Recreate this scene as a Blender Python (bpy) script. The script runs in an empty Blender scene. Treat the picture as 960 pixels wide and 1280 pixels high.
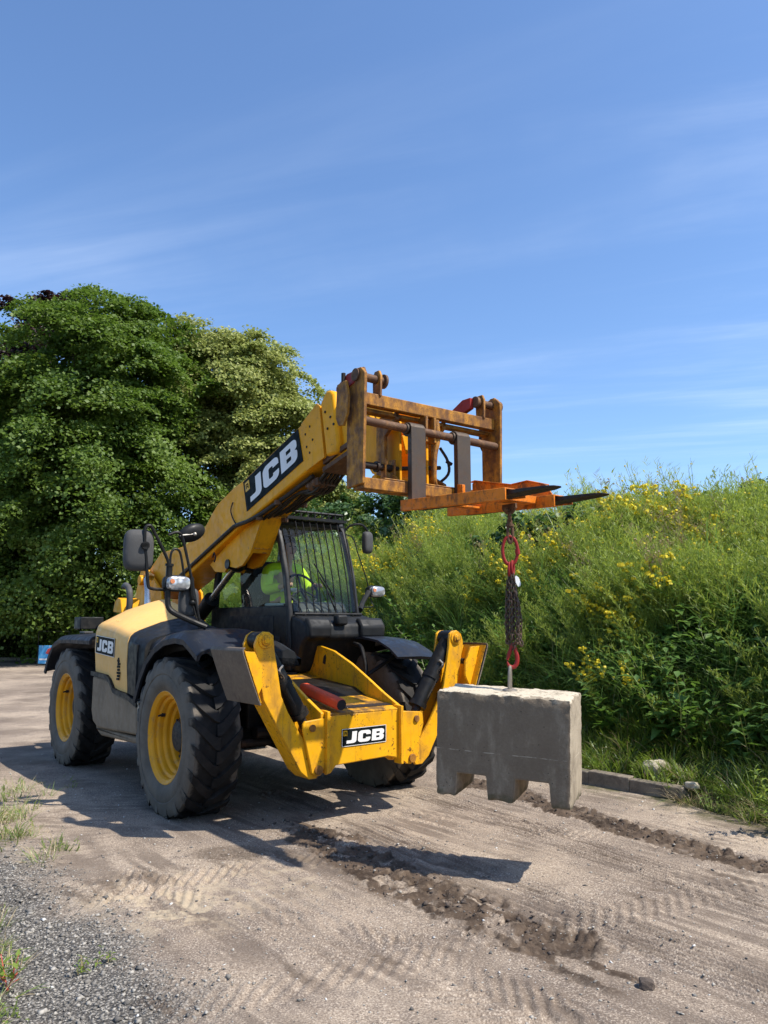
import bpy, bmesh, math, random
import numpy as np
from mathutils import Vector, Matrix
from mathutils.geometry import tessellate_polygon

R_ = math.radians
random.seed(7)
rng = np.random.default_rng(11)
scene = bpy.context.scene
COL = scene.collection

# ------------------------------------------------------------------ camera
cam_data = bpy.data.cameras.new("camera")
cam = bpy.data.objects.new("camera", cam_data)
COL.objects.link(cam)
cam.location = (0, 0, 1.483)
cam.rotation_euler = (R_(90 + 8.117), 0, 0)
cam_data.sensor_fit = 'HORIZONTAL'
cam_data.sensor_width = 36.0
cam_data.lens = 36.75
cam_data.clip_start = 0.05
cam_data.clip_end = 3000
scene.camera = cam
scene.render.resolution_x, scene.render.resolution_y = 768, 1024

# ------------------------------------------------------------------ light
SUN_EL, SUN_TH = R_(54), R_(-22)          # elevation; angle of the sun from +X, counter-clockwise
sun_dir = Vector((math.cos(SUN_EL) * math.cos(SUN_TH), math.cos(SUN_EL) * math.sin(SUN_TH), math.sin(SUN_EL)))
sl = bpy.data.lights.new("sun", 'SUN')
sl.energy = 4.7
sl.angle = R_(0.53)
sl.color = (1.0, 0.94, 0.84)
sun = bpy.data.objects.new("sun", sl)
COL.objects.link(sun)
sun.rotation_euler = sun_dir.to_track_quat('Z', 'Y').to_euler()
sun.location = (6, -3, 12)

world = bpy.data.worlds.new("World")
scene.world = world
world.use_nodes = True
wn = world.node_tree
for n in list(wn.nodes):
    wn.nodes.remove(n)
def wnode(t, **k):
    n = wn.nodes.new(t)
    for a, b in k.items():
        setattr(n, a, b)
    return n
w_out = wnode('ShaderNodeOutputWorld')
w_bg = wnode('ShaderNodeBackground')
w_bg.inputs['Strength'].default_value = 0.135
sky = wnode('ShaderNodeTexSky', sky_type='NISHITA', sun_disc=False)
sky.sun_elevation = SUN_EL
sky.sun_rotation = R_(90) - SUN_TH        # measured clockwise from +Y
sky.altitude = 50
sky.air_density = 1.0
sky.dust_density = 0.8
sky.ozone_density = 4.0
tc = wnode('ShaderNodeTexCoord')
# thin wind-drawn cirrus: stretched noise on a plane high above
sep = wnode('ShaderNodeSeparateXYZ')
wn.links.new(tc.outputs['Generated'], sep.inputs[0])
mz = wnode('ShaderNodeMath', operation='MAXIMUM'); mz.inputs[1].default_value = 0.04
wn.links.new(sep.outputs['Z'], mz.inputs[0])
dx = wnode('ShaderNodeMath', operation='DIVIDE'); dy = wnode('ShaderNodeMath', operation='DIVIDE')
wn.links.new(sep.outputs['X'], dx.inputs[0]); wn.links.new(mz.outputs[0], dx.inputs[1])
wn.links.new(sep.outputs['Y'], dy.inputs[0]); wn.links.new(mz.outputs[0], dy.inputs[1])
comb = wnode('ShaderNodeCombineXYZ')
wn.links.new(dx.outputs[0], comb.inputs[0]); wn.links.new(dy.outputs[0], comb.inputs[1])
def cirrus(rot, sc, loc, nscale, lo, hi, rough=0.6):
    mp = wnode('ShaderNodeMapping', vector_type='TEXTURE')
    mp.inputs['Rotation'].default_value = (0, 0, rot)
    mp.inputs['Scale'].default_value = sc
    mp.inputs['Location'].default_value = loc
    wn.links.new(comb.outputs[0], mp.inputs[0])
    nz = wnode('ShaderNodeTexNoise')
    nz.inputs['Scale'].default_value = nscale
    nz.inputs['Detail'].default_value = 7
    nz.inputs['Roughness'].default_value = rough
    nz.inputs['Distortion'].default_value = 0.35
    wn.links.new(mp.outputs[0], nz.inputs['Vector'])
    mr = wnode('ShaderNodeMapRange', interpolation_type='SMOOTHSTEP')
    mr.inputs['From Min'].default_value = lo
    mr.inputs['From Max'].default_value = hi
    wn.links.new(nz.outputs['Fac'], mr.inputs['Value'])
    return mr.outputs['Result']
c1 = cirrus(R_(-16), (2.6, 0.55, 1), (3.1, 0.7, 0), 1.0, 0.45, 0.80)
c2 = cirrus(R_(-24), (5.5, 0.75, 1), (7.7, 2.2, 0), 1.3, 0.50, 0.80, 0.55)
c3 = cirrus(R_(5), (2.4, 2.4, 1), (1.0, 5.0, 0), 0.6, 0.38, 0.66)
mul = wnode('ShaderNodeMath', operation='MULTIPLY'); wn.links.new(c1, mul.inputs[0]); wn.links.new(c3, mul.inputs[1])
add = wnode('ShaderNodeMath', operation='ADD'); wn.links.new(mul.outputs[0], add.inputs[0])
m2 = wnode('ShaderNodeMath', operation='MULTIPLY'); m2.inputs[1].default_value = 0.5
wn.links.new(c2, m2.inputs[0]); wn.links.new(m2.outputs[0], add.inputs[1])
fac = wnode('ShaderNodeMath', operation='MULTIPLY', use_clamp=True); fac.inputs[1].default_value = 0.25
wn.links.new(add.outputs[0], fac.inputs[0])
wmix = wnode('ShaderNodeMix', data_type='RGBA')
wmix.inputs['B'].default_value = (7.2, 7.8, 8.6, 1)
tint = wnode('ShaderNodeMix', data_type='RGBA', blend_type='MULTIPLY')
tint.inputs['Factor'].default_value = 1.0
tint.inputs['B'].default_value = (0.96, 1.08, 1.20, 1)
wn.links.new(sky.outputs[0], tint.inputs['A'])
wn.links.new(fac.outputs[0], wmix.inputs['Factor'])
wn.links.new(tint.outputs['Result'], wmix.inputs['A'])
wn.links.new(wmix.outputs['Result'], w_bg.inputs['Color'])
wn.links.new(w_bg.outputs[0], w_out.inputs[0])

scene.view_settings.view_transform = 'Standard'
scene.view_settings.look = 'None'
scene.view_settings.exposure = 0.5
scene.view_settings.gamma = 1.0
scene.render.engine = 'CYCLES'
scene.cycles.use_denoising = True
scene.cycles.max_bounces = 8
scene.cycles.transparent_max_bounces = 12
scene.cycles.caustics_reflective = False
scene.cycles.caustics_refractive = False

# ------------------------------------------------------------------ materials
def new_mat(name):
    m = bpy.data.materials.new(name)
    m.use_nodes = True
    nt = m.node_tree
    b = nt.nodes['Principled BSDF']
    return m, nt, b

def N(nt, t, **k):
    n = nt.nodes.new(t)
    for a, v in k.items():
        setattr(n, a, v)
    return n

def noise(nt, scale, detail=5, rough=0.55, vec=None, stretch=None, dist=0.0, coord='Object'):
    n = N(nt, 'ShaderNodeTexNoise')
    n.inputs['Scale'].default_value = scale
    n.inputs['Detail'].default_value = detail
    n.inputs['Roughness'].default_value = rough
    n.inputs['Distortion'].default_value = dist
    if vec is None:
        t = nt.nodes.get('tc') or N(nt, 'ShaderNodeTexCoord', name='tc')
        vec = t.outputs[coord]
    if stretch:
        mp = N(nt, 'ShaderNodeMapping')
        mp.inputs['Scale'].default_value = stretch
        nt.links.new(vec, mp.inputs[0]); vec = mp.outputs[0]
    nt.links.new(vec, n.inputs['Vector'])
    return n.outputs['Fac']

def ramp(nt, val, lo, hi, a=0.0, b=1.0):
    r = N(nt, 'ShaderNodeMapRange', interpolation_type='SMOOTHSTEP')
    for k, v in (('From Min', lo), ('From Max', hi), ('To Min', a), ('To Max', b)):
        r.inputs[k].default_value = v
    nt.links.new(val, r.inputs['Value'])
    return r.outputs['Result']

def mixc(nt, fac, a, b, blend='MIX'):
    m = N(nt, 'ShaderNodeMix', data_type='RGBA', blend_type=blend)
    for s, v in (('Factor', fac), ('A', a), ('B', b)):
        if isinstance(v, (int, float)):
            m.inputs[s].default_value = v
        elif isinstance(v, (tuple, list)):
            m.inputs[s].default_value = (*v[:3], 1)
        else:
            nt.links.new(v, m.inputs[s])
    return m.outputs['Result']

def mathn(nt, op, a, b=None):
    m = N(nt, 'ShaderNodeMath', operation=op)
    for i, v in enumerate((a, b)):
        if v is None:
            continue
        if isinstance(v, (int, float)):
            m.inputs[i].default_value = v
        else:
            nt.links.new(v, m.inputs[i])
    return m.outputs[0]

def bump(nt, b, h, strength=0.3, dist=0.01):
    n = N(nt, 'ShaderNodeBump')
    n.inputs['Strength'].default_value = strength
    n.inputs['Distance'].default_value = dist
    nt.links.new(h, n.inputs['Height'])
    nt.links.new(n.outputs[0], b.inputs['Normal'])

def attr(nt, name):
    a = N(nt, 'ShaderNodeAttribute', attribute_name=name)
    return a.outputs['Fac']

def paint(name, col, rough=0.45, dirt=(0.16, 0.12, 0.08), dirt_lo=0.52, dirt_hi=0.75, dirt_amt=0.5, speck=None, speck_lo=0.66, speck_col=(0.07, 0.03, 0.015),
          var=0.10, scale=3.0, metal=0.0, bmp=0.08, spec=0.22, edge=None, edge_w=0.012, chips=0.0):
    """worn paint: blotchy tone, a film of dust and small chips"""
    m, nt, b = new_mat(name)
    v = ramp(nt, noise(nt, scale * 0.7, 4), 0.3, 0.7)
    c = mixc(nt, v, [x * (1 - var) for x in col], [min(1, x * (1 + var)) for x in col])
    d = mathn(nt, 'MULTIPLY', ramp(nt, noise(nt, scale * 2.2, 8, 0.65, stretch=(1, 1, 0.6)), dirt_lo, dirt_hi), dirt_amt)
    c = mixc(nt, d, c, dirt)
    fine = noise(nt, scale * 26, 4, 0.6)
    if speck:
        s = mathn(nt, 'MULTIPLY', ramp(nt, fine, speck_lo, speck_lo + 0.05), ramp(nt, noise(nt, scale * 1.7, 3), 0.48, 0.62))
        s = mathn(nt, 'MULTIPLY', s, speck)
        c = mixc(nt, s, c, speck_col)
    if chips:
        # larger flakes of lost paint and dirty runs down the panels
        ck = mathn(nt, 'MULTIPLY', ramp(nt, noise(nt, scale * 5.5, 8, 0.72), 0.615, 0.64), chips)
        c = mixc(nt, ck, c, speck_col)
        rn = mathn(nt, 'MULTIPLY', ramp(nt, noise(nt, scale * 4, 6, 0.65, stretch=(2.2, 2.2, .22)), 0.54, 0.72), chips * .55)
        c = mixc(nt, rn, c, (0.17, 0.085, 0.03))
    if edge:
        # worn arrises: where a rounded normal departs from the true one, broken up by noise
        bv = N(nt, 'ShaderNodeBevel', samples=4); bv.inputs['Radius'].default_value = edge_w
        ge = N(nt, 'ShaderNodeNewGeometry'); dt = N(nt, 'ShaderNodeVectorMath', operation='DOT_PRODUCT')
        nt.links.new(bv.outputs[0], dt.inputs[0]); nt.links.new(ge.outputs['Normal'], dt.inputs[1])
        e = mathn(nt, 'MULTIPLY', ramp(nt, dt.outputs['Value'], .97, .88), ramp(nt, noise(nt, scale * 9, 5, .65), .44, .58))
        c = mixc(nt, e, c, edge)
    nt.links.new(c, b.inputs['Base Color'])
    rr = ramp(nt, noise(nt, scale * 5, 5), 0.3, 0.75, max(0, rough - 0.12), min(1, rough + 0.22))
    nt.links.new(rr, b.inputs['Roughness'])
    b.inputs['Metallic'].default_value = metal
    b.inputs['Specular IOR Level'].default_value = spec
    bump(nt, b, fine, bmp, 0.004)
    return m

MT = {}
MT['yellow'] = paint('yellow_paint', (0.80, 0.385, 0.010), 0.38, dirt=(0.33, 0.16, 0.035), dirt_lo=.47, dirt_hi=.70, dirt_amt=0.62, speck=1.0, speck_lo=.60, speck_col=(.10, .045, .018), edge=(.13, .06, .025), chips=.9)
MT['boom_yellow'] = paint('boom_paint', (0.80, 0.35, 0.012), 0.4, dirt=(0.44, 0.17, 0.018), dirt_amt=0.6, speck=0.7, speck_lo=0.66, edge=(.30, .15, .05), spec=.10, chips=.35)
MT['pale_yellow'] = paint('faded_yellow_paint', (0.82, 0.475, 0.155), 0.55, dirt=(0.60, 0.38, 0.19), dirt_amt=0.6, var=0.06, speck=0.3, speck_lo=0.72)
MT['black_plastic'] = paint('black_plastic', (0.015, 0.0155, 0.016), 0.5, dirt=(0.075, 0.065, 0.052), dirt_amt=0.5)
MT['fender'] = paint('fender_plastic', (0.017, 0.020, 0.027), 0.42, dirt=(0.085, 0.08, 0.07), dirt_amt=0.5, speck=0.5, speck_col=(0.4, 0.4, 0.38), speck_lo=0.74)
MT['black_metal'] = paint('black_metal', (0.011, 0.0105, 0.010), 0.42, dirt=(0.06, 0.048, 0.036), dirt_amt=0.55)
MT['frame_grey'] = paint('cab_frame_paint', (0.024, 0.024, 0.0245), 0.4, dirt=(0.11, 0.098, 0.08), dirt_amt=0.45)
MT['grey_panel'] = paint('dusty_grey_panel', (0.22, 0.165, 0.11), 0.7, dirt=(0.13, 0.10, 0.075), dirt_amt=0.7, var=0.18)
MT['mirror_grey'] = paint('mirror_shell', (0.070, 0.068, 0.066), 0.6, dirt=(0.2, 0.19, 0.18), dirt_amt=0.4, bmp=0.2)
MT['rust_yellow'] = paint('rusted_yellow_paint', (0.50, 0.22, 0.025), 0.55, dirt=(0.115, 0.05, 0.022), dirt_lo=0.30, dirt_hi=0.64, dirt_amt=0.92, speck=1.0, speck_lo=0.56, scale=7, bmp=0.5, edge=(.20, .15, .12), edge_w=.008)
MT['rust'] = paint('rusty_steel', (0.115, 0.062, 0.036), 0.65, dirt=(0.30, 0.155, 0.06), dirt_lo=0.5, dirt_hi=0.72, dirt_amt=0.65, speck=0.8, speck_col=(0.30, 0.24, 0.19), speck_lo=0.6, scale=6, metal=0.15, bmp=0.5)
MT['fork_steel'] = paint('worn_fork_steel', (0.085, 0.064, 0.048), 0.5, dirt=(0.10, 0.05, 0.027), dirt_amt=0.85, speck=0.5, speck_col=(0.35, 0.3, 0.25), scale=5, metal=0.4, bmp=0.3)
MT['dark_steel'] = paint('dark_steel', (0.035, 0.028, 0.024), 0.5, dirt=(0.11, 0.06, 0.035), dirt_amt=0.6, scale=5, metal=0.3, bmp=0.3)
MT['pad_steel'] = paint('muddy_pad_steel', (0.16, 0.125, 0.095), 0.62, dirt=(0.055, 0.04, 0.03), dirt_amt=0.75, speck=0.7, speck_col=(0.25, 0.2, 0.16), scale=6, metal=0.15, bmp=0.4, edge=(.42, .33, .24), edge_w=.01)
MT['orange'] = paint('worn_orange_paint', (0.74, 0.20, 0.012), 0.5, dirt=(0.15, 0.06, 0.02), dirt_lo=0.45, dirt_hi=0.66, dirt_amt=0.8, speck=1.0, speck_lo=0.58, scale=8, bmp=0.4, edge=(.12, .07, .045), edge_w=.008)
MT['deck'] = paint('grimy_deck_paint', (0.72, 0.34, 0.012), 0.5, dirt=(0.10, 0.06, 0.03), dirt_lo=.40, dirt_hi=.60, dirt_amt=0.85, speck=1.0, speck_lo=.56, scale=4, edge=(.13, .06, .025), chips=.9)
MT['red'] = paint('red_paint', (0.27, 0.024, 0.020), 0.45, dirt=(0.12, 0.04, 0.03), dirt_amt=0.5, scale=8)
MT['red_plastic'] = paint('sun_bleached_red_plastic', (0.62, 0.085, 0.035), 0.5, dirt=(0.30, 0.10, 0.06), dirt_amt=0.6, scale=8)
MT['chain'] = paint('old_chain_steel', (0.11, 0.075, 0.055), 0.45, dirt=(0.25, 0.14, 0.08), dirt_amt=0.5, scale=20, metal=0.5, bmp=0.3)
MT['bright_steel'] = paint('bright_steel', (0.5, 0.46, 0.4), 0.4, dirt=(0.3, 0.2, 0.12), dirt_amt=0.5, scale=15, metal=0.6)
MT['chrome'] = paint('chromed_rod', (0.55, 0.5, 0.45), 0.2, dirt=(0.3, 0.24, 0.18), dirt_amt=0.4, metal=0.9)
MT['rim_yellow'] = paint('rim_paint', (0.72, 0.32, 0.012), 0.42, dirt=(0.25, 0.16, 0.09), dirt_lo=0.5, dirt_hi=0.72, dirt_amt=0.65, speck=0.5, scale=5)
MT['hub'] = paint('greasy_hub', (0.028, 0.027, 0.027), 0.55, dirt=(0.09, 0.075, 0.06), dirt_amt=0.6, scale=8)
MT['hose'] = paint('hydraulic_hose', (0.03, 0.026, 0.022), 0.5, dirt=(0.16, 0.11, 0.07), dirt_amt=0.6, scale=12)
MT['decal_black'] = paint('decal_black', (0.009, 0.013, 0.013), 0.6, dirt=(0.05, 0.042, 0.033), dirt_amt=0.25, spec=.06)
MT['decal_white'] = paint('decal_white', (0.80, 0.77, 0.73), 0.4, dirt=(0.5, 0.45, 0.38), dirt_amt=0.3, var=0.04)
MT['decal_yellow'] = paint('decal_yellow', (0.75, 0.40, 0.02), 0.4)
MT['seat_black'] = paint('seat_cloth', (0.02, 0.021, 0.024), 0.85, bmp=0.3)
MT['white_tag'] = paint('aluminium_tag', (0.75, 0.75, 0.72), 0.4)
MT['black_rubber'] = paint('black_rubber', (0.016, 0.016, 0.017), 0.7)
MT['beacon'] = paint('red_lamp_lens', (0.55, 0.09, 0.03), 0.3)

# glass sheets: tinted see-through with a fresnel mirror on top
def glass_mat(name, tintc, refl=1.0):
    m, nt, b = new_mat(name)
    nt.nodes.remove(b)
    out = nt.nodes['Material Output']
    tr = N(nt, 'ShaderNodeBsdfTransparent'); tr.inputs[0].default_value = (*tintc, 1)
    gl = N(nt, 'ShaderNodeBsdfGlossy'); gl.inputs['Roughness'].default_value = 0.03
    gl.inputs['Color'].default_value = (refl, refl, refl, 1)
    ge = N(nt, 'ShaderNodeNewGeometry'); vd = N(nt, 'ShaderNodeVectorMath', operation='DOT_PRODUCT')
    nt.links.new(ge.outputs['Normal'], vd.inputs[0]); nt.links.new(ge.outputs['Incoming'], vd.inputs[1])
    cs = mathn(nt, 'SUBTRACT', 1.0, mathn(nt, 'ABSOLUTE', vd.outputs['Value']))
    fz = mathn(nt, 'ADD', .025, mathn(nt, 'MULTIPLY', mathn(nt, 'POWER', cs, 5.0), .28))
    df = N(nt, 'ShaderNodeBsdfDiffuse'); df.inputs[0].default_value = (0.35, 0.36, 0.33, 1)
    dust = ramp(nt, noise(nt, 4, 6, 0.6), 0.45, 0.85, 0.0, 0.035)
    mx0 = N(nt, 'ShaderNodeMixShader')
    nt.links.new(dust, mx0.inputs[0]); nt.links.new(tr.outputs[0], mx0.inputs[1]); nt.links.new(df.outputs[0], mx0.inputs[2])
    mx = N(nt, 'ShaderNodeMixShader')
    nt.links.new(fz, mx.inputs[0]); nt.links.new(mx0.outputs[0], mx.inputs[1]); nt.links.new(gl.outputs[0], mx.inputs[2])
    nt.links.new(mx.outputs[0], out.inputs[0])
    return m
MT['glass'] = glass_mat('cab_glass', (0.86, 0.93, 0.88))

def lens_mat():
    m, nt, b = new_mat('lamp_lens')
    v = N(nt, 'ShaderNodeTexVoronoi'); v.inputs['Scale'].default_value = 22
    t = N(nt, 'ShaderNodeTexCoord', name='tc'); nt.links.new(t.outputs['Object'], v.inputs['Vector'])
    c = mixc(nt, ramp(nt, v.outputs['Distance'], 0.1, 0.6), (0.85, 0.85, 0.83), (0.32, 0.32, 0.33))
    nt.links.new(c, b.inputs['Base Color'])
    b.inputs['Metallic'].default_value = 0.35
    b.inputs['Roughness'].default_value = 0.18
    b.inputs['Coat Weight'].default_value = 1.0
    b.inputs['Coat Roughness'].default_value = 0.04
    bump(nt, b, v.outputs['Distance'], 0.35, 0.01)
    return m
MT['lens'] = lens_mat()

def tyre_mat():
    m, nt, b = new_mat('tyre_rubber')
    dust = attr(nt, 'dust')
    nz = noise(nt, 7, 7, 0.65)
    fine = noise(nt, 60, 5, 0.65)
    rubber = mixc(nt, ramp(nt, nz, 0.35, 0.7), (0.009, 0.0085, 0.008), (0.027, 0.023, 0.020))
    dusty = mixc(nt, ramp(nt, nz, 0.3, 0.7), (0.092, 0.076, 0.058), (0.150, 0.125, 0.096))
    dusty = mixc(nt, ramp(nt, fine, 0.3, 0.8, 0, 0.5), dusty, (0.10, 0.092, 0.082))
    k = mathn(nt, 'ADD', dust, mathn(nt, 'MULTIPLY', mathn(nt, 'SUBTRACT', nz, 0.5), 0.9))
    c = mixc(nt, ramp(nt, k, 0.35, 0.6), rubber, dusty)
    nt.links.new(c, b.inputs['Base Color'])
    b.inputs['Roughness'].default_value = 0.75
    b.inputs['Specular IOR Level'].default_value = 0.3
    bump(nt, b, fine, 0.35, 0.006)
    return m
MT['tyre'] = tyre_mat()

def concrete_mat(name='cast_concrete', base=(0.40, 0.33, 0.235), light=(0.58, 0.50, 0.37), dark=(0.22, 0.175, 0.12), ragged=True):
    m, nt, b = new_mat(name)
    big = noise(nt, 4.0, 9, 0.74, dist=.5)
    streak = noise(nt, 9, 5, 0.6, stretch=(1.6, 1.6, 0.25))
    fine = noise(nt, 70, 6, 0.7)
    c = mixc(nt, ramp(nt, big, 0.35, 0.65), dark, base)
    c = mixc(nt, ramp(nt, streak, 0.5, 0.75, 0, 0.55), c, dark)
    c = mixc(nt, ramp(nt, fine, 0.55, 0.8, 0, 0.6), c, light)
    c = mixc(nt, ramp(nt, fine, 0.25, 0.42, 0.6, 0), c, dark)
    if ragged:
        # broken, pale arris along the top of the casting: object z below its top edge, with a ragged border
        sx = N(nt, 'ShaderNodeSeparateXYZ'); nt.links.new(nt.nodes['tc'].outputs['Object'], sx.inputs[0])
        rag = mathn(nt, 'ADD', mathn(nt, 'MULTIPLY', mathn(nt, 'SUBTRACT', noise(nt, 26, 5, .6, stretch=(1, 1, .5)), .5), .11), mathn(nt, 'MULTIPLY', mathn(nt, 'SUBTRACT', noise(nt, 5, 3), .5), .09))
        hh = mathn(nt, 'ADD', sx.outputs['Z'], rag)
        c = mixc(nt, ramp(nt, hh, .296, .302, 0, .85), c, light)
    sc = noise(nt, 5, 4, 0.6, stretch=(1.0, 1.0, 9.0), dist=1.2)
    c = mixc(nt, mathn(nt, 'MULTIPLY', ramp(nt, sc, 0.69, 0.72, 0, 0.5), ramp(nt, big, 0.4, 0.6)), c, light)
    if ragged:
        # shade of the front painted in as brown stain over the long faces, with a ragged border and runs
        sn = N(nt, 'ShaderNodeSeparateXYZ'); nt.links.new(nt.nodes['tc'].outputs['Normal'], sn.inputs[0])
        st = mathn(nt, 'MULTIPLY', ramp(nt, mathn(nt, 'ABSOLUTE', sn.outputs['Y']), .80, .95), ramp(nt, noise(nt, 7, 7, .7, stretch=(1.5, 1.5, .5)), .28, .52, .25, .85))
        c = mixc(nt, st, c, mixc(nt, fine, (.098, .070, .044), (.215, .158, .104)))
    vo = N(nt, 'ShaderNodeTexVoronoi'); vo.inputs['Scale'].default_value = 34; nt.links.new(nt.nodes['tc'].outputs['Object'], vo.inputs['Vector'])
    pit = mathn(nt, 'MULTIPLY', ramp(nt, vo.outputs['Distance'], .16, .08), ramp(nt, noise(nt, 11, 3), .52, .60))
    c = mixc(nt, mathn(nt, 'MULTIPLY', pit, .8), c, [q * .2 for q in dark])
    if ragged:
        zl = mathn(nt, 'ADD', sx.outputs['Z'], mathn(nt, 'MULTIPLY', mathn(nt, 'SUBTRACT', noise(nt, 4, 2), .5), .012))
        ln = mathn(nt, 'MULTIPLY', ramp(nt, mathn(nt, 'ABSOLUTE', mathn(nt, 'ADD', zl, .035)), .0035, .001), ramp(nt, noise(nt, 14, 4), .45, .6))
        c = mixc(nt, mathn(nt, 'MULTIPLY', ln, .6), c, light)
        ft = mathn(nt, 'ADD', sx.outputs['Z'], mathn(nt, 'MULTIPLY', mathn(nt, 'SUBTRACT', noise(nt, 16, 5), .5), .16))
        c = mixc(nt, ramp(nt, ft, -.262, -.30, 0, .8), c, (.10, .085, .045))
    nt.links.new(c, b.inputs['Base Color'])
    b.inputs['Roughness'].default_value = 0.92
    bump(nt, b, mathn(nt, 'SUBTRACT', fine, mathn(nt, 'MULTIPLY', pit, .8)), 0.6, 0.008)
    return m
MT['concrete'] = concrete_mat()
MT['kerb_concrete'] = concrete_mat('kerb_concrete', (0.25, 0.205, 0.15), (0.40, 0.345, 0.27), (0.11, 0.09, 0.068), False)

def stone_mat():
    m, nt, b = new_mat('pale_stone')
    f = noise(nt, 18, 6, 0.65)
    nt.links.new(mixc(nt, ramp(nt, f, 0.35, 0.65), (0.33, 0.28, 0.20), (0.56, 0.49, 0.37)), b.inputs['Base Color'])
    b.inputs['Roughness'].default_value = 0.9
    bump(nt, b, f, 0.6, 0.01)
    return m
MT['stone'] = stone_mat()

def leaf_mat(name, a, b_, trans=0.4, tcol=None, gloss=0.08, rough=0.45, per_leaf='tone'):
    """thin leaf: diffuse both sides, light through it, a little sheen; tone differs leaf by leaf"""
    m, nt, b = new_mat(name)
    nt.nodes.remove(b)
    out = nt.nodes['Material Output']
    oi = N(nt, 'ShaderNodeObjectInfo')
    tone = attr(nt, per_leaf)
    rnd = mathn(nt, 'ADD', mathn(nt, 'MULTIPLY', tone, 0.7), mathn(nt, 'MULTIPLY', oi.outputs['Random'], 0.3))
    c = mixc(nt, rnd, a, b_)
    df = N(nt, 'ShaderNodeBsdfDiffuse'); nt.links.new(c, df.inputs[0])
    tl = N(nt, 'ShaderNodeBsdfTranslucent')
    tcx = mixc(nt, 0.5, c, tcol or [min(1, x * 1.6) for x in b_])
    nt.links.new(tcx, tl.inputs[0])
    m1 = N(nt, 'ShaderNodeMixShader'); m1.inputs[0].default_value = trans
    nt.links.new(df.outputs[0], m1.inputs[1]); nt.links.new(tl.outputs[0], m1.inputs[2])
    gl = N(nt, 'ShaderNodeBsdfGlossy'); gl.inputs['Roughness'].default_value = rough
    gl.inputs['Color'].default_value = (0.9, 0.95, 0.9, 1)
    m2 = N(nt, 'ShaderNodeMixShader'); m2.inputs[0].default_value = gloss
    nt.links.new(m1.outputs[0], m2.inputs[1]); nt.links.new(gl.outputs[0], m2.inputs[2])
    nt.links.new(m2.outputs[0], out.inputs[0])
    return m

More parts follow.
